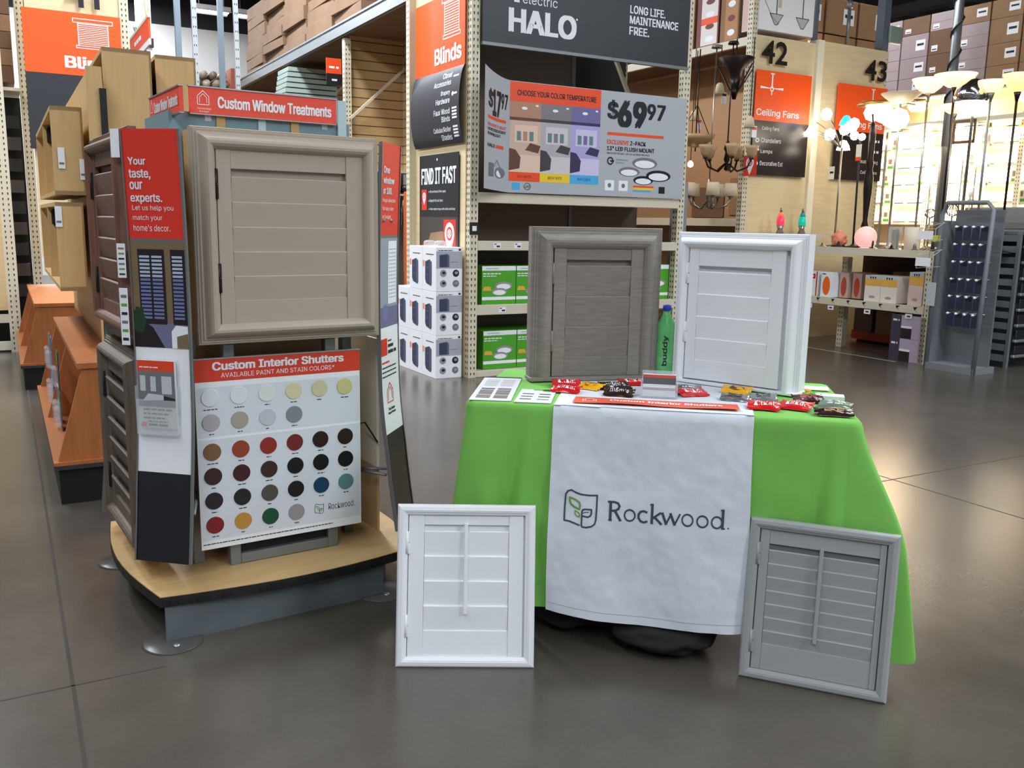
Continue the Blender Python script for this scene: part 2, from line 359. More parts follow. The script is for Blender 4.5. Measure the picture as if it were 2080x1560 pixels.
# bent price sign
t = store('price_sign', 'grey folded sign with $69.97 price and room pictures on the centre rack', 'sign', u0, v0 - .03)
b = MB(); b.box(.34, 2.19, 0, .01, 1.55, 2.445, 0)
wing = lambda q: (.34 - .335 * q, -.20 * q ** 1.3)
b.grid(lambda a, c: (wing(a)[0], wing(a)[1], 1.55 + .02 * a + c * (.895 + .05 * a * a - .0 * a)), 10, 1, 0)
b.build('panel', 'silver sign', t)
b = MB()
b.rect(.34, 1.24, 2.285, 2.44, -.0012, 0)
for i, (x0, x1) in enumerate(((.34, .64), (.64, .94), (.94, 1.24))):
    cl = [((178, 132, 108), (206, 176, 158), (228, 196, 176), (96, 60, 44)), ((128, 120, 126), (176, 172, 178), (206, 200, 204), (64, 56, 60)), ((112, 104, 158), (170, 164, 214), (204, 196, 230), (52, 44, 84))][i]
    k = 3 + i * 4
    b.rect(x0, x1, 2.16, 2.285, -.0012, k); b.rect(x0, x1, 2.135, 2.16, -.0013, k + 3); b.rect(x0, x1, 1.72, 2.135, -.0012, k + 1)
    b.rect(x0, x1, 1.72, 1.86, -.0014, k + 2); b.rect(x0 + .05, x1 - .03, 1.96, 2.1, -.0014, k + 2)
    for q in range(3): b.rect(x0 + .07 + q * .06, x0 + .11 + q * .06, 1.975, 2.05, -.0017, 15 if q != 1 else k)
    b.ell(x0 + .14, 2.235, .028, .012, -.0015, 16, 14); b.ell(x0 + .26, 2.262, .015, .008, -.0015, 16, 12)
    b.poly([(x0, 1.73), (x0 + .1, 1.75), (x0 + .11, 1.84), (x0 + .06, 1.9), (x0, 1.91)], -.0017, k + 3)
    b.poly([(x0 + .15, 1.9), (x0 + .28, 1.88), (x0 + .3, 1.94), (x0 + .2, 1.96)], -.0016, k + 3)
    b.rect(x0, x1, 1.645, 1.72, -.0013, (0, 17, 18)[i])
    b.text(('SOFT WHITE', 'BRIGHT WHITE', 'DAYLIGHT')[i], x0 + .08, x1 - .08, 1.672, 1.695, -.002, 1)
b.text('CHOOSE YOUR COLOR TEMPERATURE', .41, 1.19, 2.335, 2.378, -.002, 1, bold=.02)
b.rect(.37, .45, 1.575, 1.632, -.0013, 18); b.ell(.52, 1.605, .034, .03, -.0013, 1, 20, hole=.85); b.text('JA8', .497, .543, 1.593, 1.617, -.002, 1)
x = 1.32
b.text('$', x, x + .1, 2.2, 2.37, -.002, 1, bold=.03); b.text('69', x + .12, x + .4, 2.16, 2.37, -.002, 1, bold=.045); b.text('97', x + .43, x + .62, 2.235, 2.365, -.002, 1, bold=.03)
b.rect(x, x + .62, 2.075, 2.1, -.0013, 0)
b.text('EXCLUSIVE', x, x + .23, 2.0, 2.035, -.002, 0, bold=.02); b.text('2-PACK', x + .25, x + .42, 2.0, 2.035, -.002, 1, bold=.02)
b.text('13" LED FLUSH MOUNT', x, x + .52, 1.945, 1.98, -.002, 1, bold=.02); b.text('BRUSHED NICKEL OR OIL RUBBED BRONZE', x, x + .47, 1.915, 1.93, -.002, 1)
b.ell(x + .04, 1.855, .035, .035, -.0015, 1, 20, hole=.62); b.rect(x + .04, x + .08, 1.848, 1.862, -.0016, 1); b.text('Commercial', x + .1, x + .23, 1.862, 1.877, -.002, 2); b.text('Electric', x + .1, x + .19, 1.838, 1.852, -.002, 2)
for ex, ez, rx_, mm in ((.42, 1.85, .14, 19), (.25, 1.77, .115, 19), (.58, 1.745, .14, 1), (.41, 1.70, .11, 1)):
    b.ell(x + ex, ez, rx_, rx_ * .36, -.0014, mm, 28); b.ell(x + ex, ez - .008, rx_ * .8, rx_ * .24, -.0018, 16, 28)
for q in (0, .15): b.rect(x - .01 + q, x + .09 + q, 1.6, 1.69, -.0014, 16); b.ell(x + .04 + q, 1.645, .02, .02, -.0018, 2, 12)
b.rect(x + .3, x + .53, 1.635, 1.652, -.0014, 0); b.rect(x + .3, x + .53, 1.615, 1.635, -.0014, 17); b.rect(x + .3, x + .5, 1.598, 1.615, -.0014, 18); 
b.rect(x + .59, x + .66, 1.59, 1.65, -.0014, 1)
wm = ['orange', 'black print', 'grey plastic']
for cl in (((178, 132, 108), (206, 176, 158), (228, 196, 176), (96, 60, 44)), ((128, 120, 126), (176, 172, 178), (206, 200, 204), (64, 56, 60)), ((112, 104, 158), (170, 164, 214), (204, 196, 230), (52, 44, 84))): wm += [C(c_) for c_ in cl]
wm += [C((96, 128, 132)), 'white print', C((236, 200, 40)), C((70, 170, 224)), C((120, 116, 112))]
b.build('printed_picture', wm, t)
b = MB()
def wwarp(p):   # p.x: distance from the wing's outer end 0..1 on its outside
    q = 1 - p.x; a = wing(q); return (a[0], a[1] - .0016 + p.y, 1.56 + p.z * (.875 + .05 * q * q))
b.warp = wwarp
b.text('$', .18, .34, .70, .87, 0, 1, .03); b.text('17', .36, .66, .66, .87, 0, 1, .045); b.text('97', .70, .92, .74, .87, 0, 1, .03)
b.rect(.15, .88, .615, .64, 0, 0, 6)
for k, (s_, mm) in enumerate((('EXCLUSIVE 1" SELECT', 0), ('LED RECESSED RETROFIT', 1), ('DOWNLIGHT', 1))): b.text(s_, .15, .88 - .2 * (k == 2), .555 - k * .04, .58 - k * .04, 0, mm, .02)
b.text('HALO', .15, .45, .375, .405, 0, 1, .03); b.rect(.5, .8, .375, .405, 0, 0, 3)
b.rect(.2, .42, .12, .24, 0, 2, 3); b.ell(.66, .16, .2, .05, 0, 2, 20); b.ell(.66, .155, .14, .035, -.0006, 3, 20); b.line([(.4, .2), (.55, .27), (.7, .2)], .012, 0, 2)
b.build('printed_wing', ['orange', 'black print', 'grey plastic', 'white print'], t)
# green light boxes
def light_box(label, u, v, z, grp):
    t = store('light_fixture_box', label, 'box', u, v, z, group=grp)
    b = MB(); b.box(0, .33, 0, .33, 0, .335, 0, .002); b.build('carton', C((74, 160, 34)), t)
    b = MB()
    b.rect(.002, .328, .295, .333, -.0008, 0); b.rect(.002, .328, .045, .072, -.0008, 0); b.text('Commercial Electric', .04, .16, .308, .32, -.0016, 3)
    b.dash(.01, .18, .262, .275, -.0012, 0); b.dash(.01, .14, .243, .254, -.0012, 0)
    b.poly([(.02, .16), (.08, .16), (.095, .125), (.01, .125)], -.001, 1)
    b.ell(.21, .165, .085, .035, -.001, 2, 24); b.ell(.21, .158, .068, .024, -.0014, 0, 24); b.ell(.17, .115, .075, .032, -.0016, 2, 24); b.ell(.17, .108, .06, .022, -.002, 0, 24)
    b.build('printed_face', ['white print', C((220, 170, 60)), C((150, 140, 150)), 'black print'], t)
    return t
pl = ['leftmost', 'second', 'third', 'fourth', 'fifth', 'rightmost']
for k in (0, 1, 2, 5): light_box('green light fixture box on the middle rack shelf, %s of its row' % pl[k], 3.52 + k * .335, v0 + .08, .603, 'green boxes on the middle shelf')
for k in (0, 1, 2): light_box('green light fixture box on the lowest rack shelf, %s of its row' % pl[k], 3.55 + k * .335, v0 + .1, .045, 'green boxes on the bottom shelf')
# side panel of the centre rack
t = store('aisle_end_panel', 'pale plywood panel closing the left side of the centre rack', 'panel', 3.352, 7.82, west=True)
b = MB(); b.box(0, 1.03, 0, .01, .0, 3.6); b.build('board', 'ply pale', t)
b = MB(); post_bits(b, -.075, -.062, 0, 3.6, side=0); b.build('upright_post', ['post beige', 'hole'], t)
t = store('aisle_sign', 'orange and black Blinds aisle sign on the side of the centre rack', 'sign', 3.34, 7.78, west=True)
b = MB(); b.box(0, .99, -.006, 0, 2.55, 3.15, 0); b.build('header_panel', 'orange bright', t)
bul = lambda x, z: -.05 * math.sin(math.pi * (z - 1.94) / .61) ** 0.6 if 1.94 < z < 2.55 else 0
b = MB(); b.grid(lambda a, c: (a * .99, -.006 + bul(0, 1.94 + .61 * c), 1.94 + .61 * c), 2, 16, 0); b.build('list_panel', 'charcoal', t)
def blind_icon(b, x0, x1, z0, z1, y, m):
    w = x1 - x0; h = z1 - z0; lw = h * .028
    b.line([(x0, z1), (x1, z1), (x1, z1 - h * .13), (x0, z1 - h * .13)], lw, y, m, True)
    for k in range(13):
        z = z1 - h * (.17 + k * .062); b.line([(x0 + w * .14, z), (x1 - w * .14, z)], lw * .8, y, m)
    b.line([(x0 + w * .12, z1 - h * .13), (x0 + w * .12, z0 + h * .08)], lw, y, m); b.line([(x1 - w * .12, z1 - h * .13), (x1 - w * .12, z0 + h * .08)], lw, y, m)
    b.line([(x0 + w * .06, z0 + h * .08), (x1 - w * .06, z0 + h * .08), (x1 - w * .06, z0), (x0 + w * .06, z0)], lw, y, m, True)
b = MB(); blind_icon(b, .56, .93, 2.80, 3.13, -.0075, 0); b.text('Blinds', .42, .93, 2.61, 2.74, -.008, 0, bold=.03)
b.warp = lambda p: (p.x, p.y + bul(p.x, p.z), p.z)
for k, (a, c_) in enumerate((('Closet', 'Accessories'), ('Drapery', 'Hardware'), ('Faux Wood', 'Blinds'), ('Cellular/Roller', 'Shades'))):
    z = 2.47 - k * .145
    b.text(a, .35, .82, z, z + .045, -.0075, 0, .01, True, True); b.text(c_, .35, .82, z - .06, z - .015, -.0075, 0, .01, True, True)
    if k == 0: b.rect(.85, .95, z - .005, z + .01, -.0075, 0)
    if k == 1: b.rect(.85, .95, z + .0, z + .015, -.0075, 0); b.ell(.87, z + .007, .018, .018, -.0076, 0, 12)
    if k > 1:
        for q in range(4): b.rect(.86, .95, z + .03 - q * .025, z + .045 - q * .025, -.0075, 0)
b.build('lettering', 'white print', t)
t = store('wayfinding_sign', 'black FIND IT FAST poster with red pins on the plywood panel', 'sign', 3.342, 7.7, west=True)
b = MB(); b.box(0, .81, -.004, 0, .62, 1.875, 0); b.build('poster_board', 'black print', t)
b = MB()
b.text('FIND IT FAST', .05, .76, 1.625, 1.76, -.0055, 0, .03); b.ell(.38, 1.83, .012, .012, -.0055, 0, 10)
b.slab([(.05, 1.4), (.16, 1.4), (.16, 1.58), (.05, 1.58)], -.0052, -.005, 1)
def pin(b, cx, cz, r, y, m, mi):
    n = 20; pts = [(cx + r * math.cos(t_), cz + r * math.sin(t_)) for t_ in [math.pi * (-.18 + 1.36 * i / n) for i in range(n + 1)]] + [(cx, cz - r * 2.2)]
    b.poly(pts, y, m); b.ell(cx, cz, r * .62, r * .62, y - .0004, mi, 20); b.ell(cx, cz, r * .42, r * .42, y - .0008, m, 16, hole=.62); b.rect(cx - r * .12, cx + r * .12, cz - r * .18, cz + r * .18, y - .0008, m)
pin(b, .105, 1.52, .035, -.0056, 0, 1)
for k, s_ in enumerate(('Download the app', 'Search for an item', 'View store map with aisle and bay')): b.text('• ' + s_, .2, .2 + (.36, .3, .55)[k], 1.545 - k * .075, 1.57 - k * .075, -.0055, 0)
b.rect(.02, .79, .64, 1.34, -.0042, 2); b.poly([(.02, .9), (.25, 1.2), (.5, 1.22), (.79, 1.0), (.79, .64), (.02, .64)], -.0044, 3); b.poly([(.4, .64), (.42, 1.1), (.6, 1.14), (.7, .64)], -.0046, 4)
b.rect(.52, .76, .95, 1.32, -.0052, 1); pin(b, .64, 1.2, .095, -.0058, 0, 1); b.ell(.12, 1.05, .06, .075, -.0052, 1, 20); b.ell(.12, 1.05, .035, .045, -.0056, 5, 20)
b.build('lettering', ['white print', 'red print', C((70, 62, 58)), C((150, 118, 88)), C((48, 34, 26)), C((210, 150, 120))], t)
# white product cartons in the aisle
def tower_box(label, u, v, z):
    t = store('product_box', label, 'box', u, v, z, group='white cartons piled beside the centre rack')
    b = MB(); b.box(0, .24, 0, .278, 0, .363, 0, .0015); b.build('carton', 'white print', t)
    b = MB(); b.T = Matrix.Rotation(-math.pi / 2, 4, 'Z')     # left face: local -x ; strip x = -y
    def L(x): return -x
    b.rect(-.27, -.1, .26, .285, -.0008, 3) if False else None
    b.dash(-.20, -.04, .297, .308, -.001, 2)
    b.poly([(-.22, .24), (-.13, .26), (-.085, .24), (-.085, .06), (-.1, .04), (-.2, .06), (-.22, .09)], -.0008, 0); b.poly([(-.13, .26), (-.085, .24), (-.085, .06), (-.1, .04), (-.13, .06)], -.0011, 1)
    b.rect(-.2, -.15, .19, .195, -.0014, 4); b.rect(-.2, -.15, .13, .134, -.0014, 4); b.rect(-.272, -.235, .2, .25, -.0008, 3)
    b.T = None
    b.rect(.002, .238, .19, .33, -.0008, 5); b.dash(.02, .15, .333, .342, -.0012, 2); b.poly([(.03, .3), (.1, .31), (.12, .295), (.12, .2), (.03, .2)], -.0012, 1); b.rect(.03, .1, .2, .3, -.0014, 0)
    b.rect(.13, .2, .24, .245, -.0014, 4); b.rect(.205, .225, .335, .352, -.0012, 2)
    for q, (x, z_) in enumerate(((.065, .15), (.18, .15), (.065, .065), (.18, .065))): b.ell(x, z_, .03, .03, -.001, (6, 2, 6, 4)[q], 18); b.ell(x + .004, z_ + .004, .016, .012, -.0014, (2, 6, 2, 6)[q], 10)
    b.build('printed_face', [C((52, 60, 84)), C((78, 88, 116)), 'black print', C((240, 150, 110)), 'grey plastic', C((168, 168, 182)), C((150, 146, 150))], t)
    return t
rows = ['bottom row', 'middle row', 'top row']
for r_ in range(3):
    for k in range(3 if r_ < 2 else 2):
        tower_box('white appliance carton in the pile, %s, %s from the rack front' % (rows[r_], ('first', 'second', 'third')[k]), 3.09, 6.79 + k * .281, r_ * .365)
b = MB(); b.lathe([(.0, 0), (.05, .0), (.05, .04), (.03, .05), (0, .05)], 0, 0, 14)
for k, (u, v) in enumerate(((3.17, 7.1), (3.2, 6.95))):
    o = b.build('plastic_cap', 'clear'); o.location = S(u, v, 1.094); tag(o, 'clear plastic knob on top of the white cartons, %s one' % ('farther' if k == 0 else 'nearer'), 'cap', 'clear knobs on the cartons')

# ================================================================ blinds aisle behind the centre rack
M('slat groove', (96, 74, 50), 0.8)
def slatwall(name, label, u, v, w, z0, z1, west=False):
    t = store(name, label, 'wall panel', u, v, 0, west)
    b = MB(); b.box(0, w, 0, .03, z0, z1, 0)
    n = int((z1 - z0) / .1)
    for k in range(1, n + 1): b.box(0, w, -.001, .002, z0 + k * .1 - .007, z0 + k * .1 + .004, 1)
    b.build('slatted_board', ['slat wood', 'slat groove'], t); return t
rt = store('pallet_rack', 'beige rack run behind the Blinds sign with a silver beam along its top', 'rack', 3.44, 7.9)
for k, v in enumerate((9.9, 12.4, 15.0, 17.6)): post(rt, -.04, v - 7.9, 0, 3.25)
b = MB(); b.box(-.06, -.02, 0, 10.2, 3.28, 3.42, 0); b.box(-.07, -.05, 0, 10.2, 3.28, 3.3, 0); b.box(-.07, -.05, 0, 10.2, 3.4, 3.42, 0); b.build('top_beam', 'galvanised', rt)
b = MB(); b.box(-.02, 1.1, 0, 10.2, 3.3, 3.33); b.build('shelf_deck', 'kraft dark', rt)
b = MB()
for v in (1.96, 4.46, 7.0): b.tube([(0, v, 2.4), (1.0, v, 3.3)], .02, 4)
b.build('brace', 'post beige', rt)
slatwall('slatwall_panel', 'slatted tan wall panel facing the camera beyond the Blinds sign', 3.5, 9.98, .62, 1.85, 3.3)
slatwall('slatwall_panel', 'slatted tan wall panel running back beside the Blinds sign', 4.12, 9.97, 2.05, 1.85, 3.3, True)
slatwall('slatwall_panel', 'second slatted tan wall panel farther down the blinds aisle', 3.5, 12.5, 1.2, 1.6, 3.3)
slatwall('slatwall_panel', 'third slatted tan wall panel deep in the blinds aisle', 3.5, 15.1, 1.2, 1.6, 3.3)
t = store('merchandise_bay', 'dark shelf bay with wrapped goods under the slatted panels', 'shelf', 3.5, 9.96)
b = MB(); b.box(0, .62, .02, .5, .1, 1.85, 0); b.build('back_panel', 'brown board', t)
b = MB(); b.box(0, .62, -.3, 0, 1.83, 1.86); b.box(0, .62, -.3, 0, 1.58, 1.6); b.build('shelf', 'shelf beige', t)
b = MB()
for k in range(5): b.tube([(.06 + k * .12, -.28, 1.66), (.06 + k * .12, 0, 1.66)], .045, 8)
b.build('roll', 'black print', t)
b = MB()
for k in range(6): b.tube([(.05 + k * .1, -.1, 1.25), (.05 + k * .1, -.1, 1.55)], .02, 6)
b.build('hanging_rod', 'nickel', t)
t = store('orange_post', 'orange metal guard post in the blinds aisle', 'post', 3.92, 9.4)
b = MB(); b.box(0, .22, 0, .08, 0, 1.62, 0, .005); b.build('guard', C((214, 88, 24)), t)
t = store('hang_tag', 'yellow do-not-climb tag on the orange guard post', 'sign', 3.96, 9.37)
b = MB(); b.slab([(.0, 1.0), (.14, 1.0), (.16, 1.15), (.155, 1.33), (.12, 1.4), (.04, 1.4), (.0, 1.33), (-.01, 1.15)], 0, .006, 0); b.ell(.09, 1.3, .045, .045, -.001, 1, 18, hole=.75); b.line([(.06, 1.33), (.12, 1.27)], .01, -.0012, 1)
for k in range(5): b.rect(.03, .13, 1.06 + k * .035, 1.072 + k * .035, -.001, 1)
b.build('tag_card', [C((232, 196, 30)), 'black print'], t)
t = store('bay_sign', 'small orange and black blinds bay sign hung by the aisle post', 'sign', 3.18, 9.86)
b = MB(); b.box(0, .17, 0, .01, 2.86, 3.02, 0); b.box(0, .17, 0, .01, 2.74, 2.86, 1); b.dash(.03, .14, 2.91, 2.94, -.001, 2); b.dash(.06, .12, 2.78, 2.81, -.001, 2)
b.build('panel', ['orange', 'black print', 'white print'], t)
t = store('bay_sign', 'small black bay sign lower on the aisle post', 'sign', 3.2, 9.86)
b = MB(); b.box(0, .16, 0, .01, 2.34, 2.46, 0); b.dash(.04, .12, 2.39, 2.42, -.001, 1); b.build('panel', ['black print', 'white print'], t)
t = store('bay_sign', 'narrow red bay sign at the left edge of the Blinds sign', 'sign', 3.36, 8.3, west=True)
b = MB(); b.box(.3, .45, 0, .01, 1.9, 2.15, 0); b.build('panel', 'red print', t)
t = store('window_blind_rolls', 'pale green stacked mini blinds on the far aisle shelf', 'blinds', 3.5, 12.3)
b = MB()
for k in range(7): b.box(-.25 + k * .01, .45, -.5, 0, 2.76 + k * .065, 2.81 + k * .065)
b.build('slat', C((150, 166, 158)), t)
# poles of the display racks further back
for k, (u, v, w, z1, nm, mt) in enumerate(((2.25, 13.5, .075, 5.2, 'blue-grey', 'steel blue'), (2.05, 11.2, .055, 4.6, 'slim silver', 'galvanised'), (2.55, 12.2, .065, 5.6, 'thick blue-grey', 'steel blue'), (2.52, 11.2, .05, 5.2, 'perforated silver', 'galvanised'))):
    t = store('rack_pole', '%s vertical pole rising behind the custom window treatments sign' % nm, 'pole', u, v, group='poles of the far racks')
    b = MB(); post_bits(b, 0, 0, 0, z1, w, w, 0, mt == 'galvanised', .1); b.build('pole', [mt, 'hole'], t)
t = store('column', 'white structural column with dark bracket beyond the cabinets', 'column', 2.3, 17.5)
b = MB(); b.box(0, .22, 0, .3, 0, 6.2); b.build('shaft', 'wall white', t)
b = MB(); b.box(-.02, .24, -.04, .02, 4.2, 4.35); b.tube([(-.06, -.05, 4.5), (.02, -.06, 4.2), (.1, -.05, 4.1)], .03, 6); b.build('bracket', 'black', t)
# brown cartons stored on top
def carton(name, label, cat, loc, rz, sx, sy, sz, grp, mat='kraft', art=0):
    t = thing(name, label, cat, loc, rz, grp)
    b = MB(); b.box(0, sx, 0, sy, 0, sz, 0, .004); b.box(-.0006, sx + .0006, sy * .5 - .003, sy * .5 + .003, sz - .05, sz + .0006, 1)
    b.rect(0.003, sx - .003, sz * .5 - .002, sz * .5 + .002, -.0006, 1) if art == 1 else None
    b.build('carton', [mat, 'kraft seam'], t)
    b = MB()
    if art == 2: b.rect(sx * .55, sx * .9, sz * .3, sz * .75, -.001, 0); b.rect(sx * .6, sx * .85, sz * .5, sz * .6, -.0014, 1)
    else: b.rect(sx * .1, sx * .32, sz * .15, sz * .4, -.001, 0); b.rect(sx * .13, sx * .29, sz * .2, sz * .25, -.0014, 1)
    b.build('shipping_label', ['white print', 'black print'], t)
    return t
M('kraft aged', (128, 98, 72), .8, var=.12, scale=3)
rg = random.Random(3)
cnt = 0
words_ = ['first', 'second', 'third', 'fourth', 'fifth', 'sixth', 'seventh', 'eighth']
for row in range(5):
    v = 9.6 + row * 1.0
    z = 3.335
    for lev in range(7):
        h = rg.choice((.12, .14, .17)); sx = rg.uniform(.95, 1.1)
        off = 0.45 - .06 * row + rg.uniform(-.12, .1) + (.15 if lev > 3 else 0)
        carton('long_carton', 'brown carton above the silver beam, pile %s from the camera, layer %s up' % (words_[row], words_[lev]), 'box', S(3.4 + off * .25, v, z), TH + rg.uniform(-.03, .03), sx, .96, h, 'brown cartons above the silver beam', 'kraft aged', lev % 3)
        z += h + .002
b = MB()
def wrap(a, c):
    th = a * 2 * math.pi; r = .3 + .05 * noise.noise(Vector((math.cos(th) * 2, math.sin(th) * 2, c * 5)))
    return (.5 + r * math.cos(th) * 1.1, .3 + r * math.sin(th), .9 * c)
b.grid(wrap, 24, 14, 0, closeu=True)
t = store('wrapped_bundle', 'shiny plastic wrapped bundle hanging over the silver beam', 'bundle', 3.3, 8.5, 3.34)
b.build('wrap_film', M('film', (200, 200, 200), 0.12, 0.3, bump=.8, scale=14), t)
# far shelving along the back wall
for k, (u, v, w, h) in enumerate(((3.1, 20.5, 1.2, 1.0), (4.5, 20.5, 1.3, .8), (1.9, 20.5, .9, 1.2))):
    t = store('long_carton', 'brown cartons stored high by the white back wall, %s group' % words_[k], 'box', u, v, 0, group='carton shelves by the back wall')
    b = MB()
    for q in range(3): b.box(0, w, 0, 1, 3.3 + q * h / 3 + .01, 3.3 + (q + 1) * h / 3, 0, .01)
    b.build('carton', 'kraft dark', t)
    b = MB(); b.box(-.06, w + .06, -.05, 1.05, 3.18, 3.3); b.box(-.06, 0, 0, .1, 0, 3.2); b.box(w, w + .06, 0, .1, 0, 3.2); b.build('shelf', C((150, 70, 40)), t)
t = store('tall_shelving', 'tall dark shelving full of rolls beyond the header sign', 'shelf', 1.7, 15.0)
b = MB(); b.box(0, .06, 0, 1, 0, 3.6); b.box(1.6, 1.66, 0, 1, 0, 3.6)
for z in (.1, 1.2, 2.3): b.box(0, 1.66, 0, 1, z, z + .1)
b.build('frame', C((140, 72, 44)), t)
b = MB(); rg = random.Random(5)
for z in (2.4,):
    for k in range(10):
        for q in range(9): b.tube([(.15 + k * .145 + (q % 2) * .05, -.05 - rg.random() * .1, z + .1 + q * .12), (.15 + k * .145 + (q % 2) * .05, .9, z + .1 + q * .12)], .055, 8, (k + q) % 3)
o = b.build('carpet_roll', [C((150, 132, 116)), C((120, 100, 84)), C((176, 164, 150))], t); o['kind'] = 'stuff'

# ================================================================ left: aisle 41 rack
t = store('aisle_rack', 'beige rack at the far left carrying the aisle 41 panel', 'rack', .0, 9.74)
post(t, .0, 0, 0, 3.7, w=.1); post(t, .24, .25, 0, 3.7, w=.08, side=0); post(t, 1.12, .0, 0, 3.7, w=.08, side=0); post(t, -1.3, 0, 0, 3.7)
b = MB(); b.box(.32, 1.12, .02, .04, .9, 3.7); b.build('end_panel', 'ply pale', t)
b = MB(); b.box(-1.225, 0, .0, .03, .4, 1.94); b.build('lower_panel', 'ply', t)
b = MB()
for z in (.28, .02, 2.42):
    b = MB(); b.box(-1.225, 0, 0, .05, z, z + .08); b.build('shelf_beam', 'shelf beige', t)
for z in (.02, 2.42):
    b = MB(); b.box(0.1, .24, .1, .9, z, z + .03); b.build('shelf_deck', 'shelf beige', t)
b = MB(); b.box(-1.2, .24, .5, .55, 0, 2.4); b.build('dark_backing', 'black', t)
for k in range(6):
    carton('flat_carton', 'brown carton stacked above the far left rack, layer %s up' % words_[k], 'box', S(-.9, 9.9, 2.5 + k * .15), TH, 1.1, .6, .146, 'cartons on the far left rack', 'kraft' if k % 2 else 'kraft dark')
b = MB(); rg = random.Random(2)
for k in range(9): b.box(.05, .22, .35, .45, .5 + k * .2, .62 + k * .2, k % 2)
t2 = store('packaged_goods', 'dark packaged goods between the two left rack posts', 'packages', .0, 9.74)
b.build('package', [C((52, 50, 48)), C((92, 84, 78))], t2)
t = store('aisle_sign', 'orange and black aisle 41 Blinds sign at far left', 'sign', .29, 9.72)
b = MB(); b.box(0, .83, -.006, 0, 2.59, 3.15, 0); b.build('header_panel', 'orange bright', t)
b = MB(); b.box(0, .83, -.005, 0, 1.9, 2.59, 0); b.build('list_panel', 'charcoal', t)
b = MB(); blind_icon(b, .42, .76, 2.84, 3.1, -.0075, 0); b.text('Blinds', .34, .8, 2.655, 2.76, -.008, 0, bold=.03); b.build('lettering', 'white print', t)
b = MB(); b.text('41', .38, .66, 3.2, 3.48, -.004, 0, bold=.02); b.build('aisle_number', 'black print', t)
t = store('hanging_sign', 'small orange sign hanging edge-on above the wooden cabinets', 'sign', 1.44, 12.2, west=True)
b = MB(); b.box(0, 2.0, 0, .02, 3.08, 3.28, 0); b.box(0, 2.0, .0, .02, 3.02, 3.08, 1); b.dash(.9, 1.5, 3.15, 3.21, -.001, 1); b.build('panel', ['orange', 'white print'], t)
b = MB(); b.box(-.01, 2.01, -.005, .025, 3.28, 3.31); b.tube([(1.9, .01, 3.3), (1.2, .01, 4.6)], .02, 6); b.build('hanger', 'post beige', t)

# wooden gondola in the left aisle
def bench(u, v, label, n, far):
    t = store('wooden_display_bench', label, 'display bench', u, v)
    W_, L_ = .62, 2.1
    b = MB(); b.box(.02, W_ - .02, .0, L_, 0, .165, 0); b.box(0, W_, -.02, L_ + .02, .165, .185, 1); b.build('base', ['black', C((52, 50, 52))], t)
    b = MB(); b.box(.0, W_, -.02, L_ + .02, .185, .2); b.build('bottom_board', 'cherry wood', t)
    for k, y in enumerate([i * (L_ - .03) / (n - 1) for i in range(n)]):
        b = MB(); b.slab([(.02, .2), (W_ - .02, .2), (W_ - .14, .62), (.14, .62)], y, y + .03); b.build('side_panel', 'cherry wood', t)
    b = MB(); b.box(.12, W_ - .12, -.01, L_ + .01, .62, .645); b.build('top_board', 'cherry wood', t)
    b = MB(); b.box(.3, .32, .03, L_ - .03, .2, .62); b.build('divider', 'cherry wood', t)
    return t
bench(.13, 4.42, 'near low orange-wood display bench on a black base, left of the kiosk', 3, 0)
bench(.05, 7.55, 'far low orange-wood display bench on a black base in the left aisle', 3, 1)
def blister(u, v, z, k, cols):
    t = store('blister_pack', 'small blister pack of hardware in the near wooden bench, %s from the front' % words_[k], 'package', u, v, z, True, 'blister packs in the bench')
    b = MB(); b.box(0, .14, 0, .004, 0, .2, 0); b.rect(.0, .14, .13, .2, -.001, 1); b.build('card', [C(cols[0]), C(cols[1])], t)
    b = MB(); b.box(.02, .12, -.03, 0, .02, .12, 0, .01); b.build('bubble', 'clear', t)
for k, (v, z, cc) in enumerate(((5.2, .2, ((90, 90, 96), (70, 160, 60))), (5.38, .2, ((200, 200, 205), (120, 120, 130))), (5.2, .41, ((60, 60, 70), (60, 150, 60))), (5.9, .2, ((40, 60, 90), (40, 130, 180))), (6.1, .2, ((190, 200, 210), (60, 150, 200))), (5.9, .4, ((120, 130, 150), (30, 130, 190))), (6.1, .4, ((110, 110, 120), (150, 150, 160))))):
    blister(.2, v, z, k, cc)
spn = store('display_spine', 'upright maple board and grey post carrying the wooden cabinets', 'panel', .40, 4.9)
b = MB(); b.box(0, .07, 0, .03, .645, 2.0); b.box(.02, .05, .03, 2.3, .645, 2.0); b.build('board', 'cabinet maple', spn)
b = MB(); b.box(.055, .085, -.012, 0, 1.0, 1.9); b.build('bracket_rail', 'black', spn)
def cabinet(u, v, w, L_, z0, z1, label, divs=(), west_open=True):
    t = store('wooden_cabinet', label, 'cabinet', u, v, 0, group='wooden box cabinets in the left aisle')
    tk_ = .02
    b = MB(); b.box(0, w, 0, tk_, z0, z1); b.box(0, w, L_ - tk_, L_, z0, z1); b.box(0, w, 0, L_, z1 - tk_, z1); b.box(0, w, 0, L_, z0, z0 + tk_); b.box(w - .01, w, 0, L_, z0, z1)
    for d in divs: b.box(0, w, d, d + tk_, z0, z1)
    b.build('case', 'cabinet maple', t)
    b = MB(); b.box(.02, w - .03, L_ * .45, L_ * .6, z1 - .12, z1 - .03, 0, .01); b.build('fitting', 'black', t)
    return t
cabinet(.485, 5.0, .225, 1.9, 1.55, 2.11, 'tall open-sided maple cabinet, the taller one nearest the aisle sign', (.6, 1.2))
cabinet(.24, 5.0, .14, 1.9, 1.395, 1.815, 'upper small maple cabinet left of the kiosk with white tag', (.9,))
cabinet(.235, 5.0, .125, 1.9, .925, 1.36, 'lower small maple cabinet left of the kiosk above the bench', (.9,))
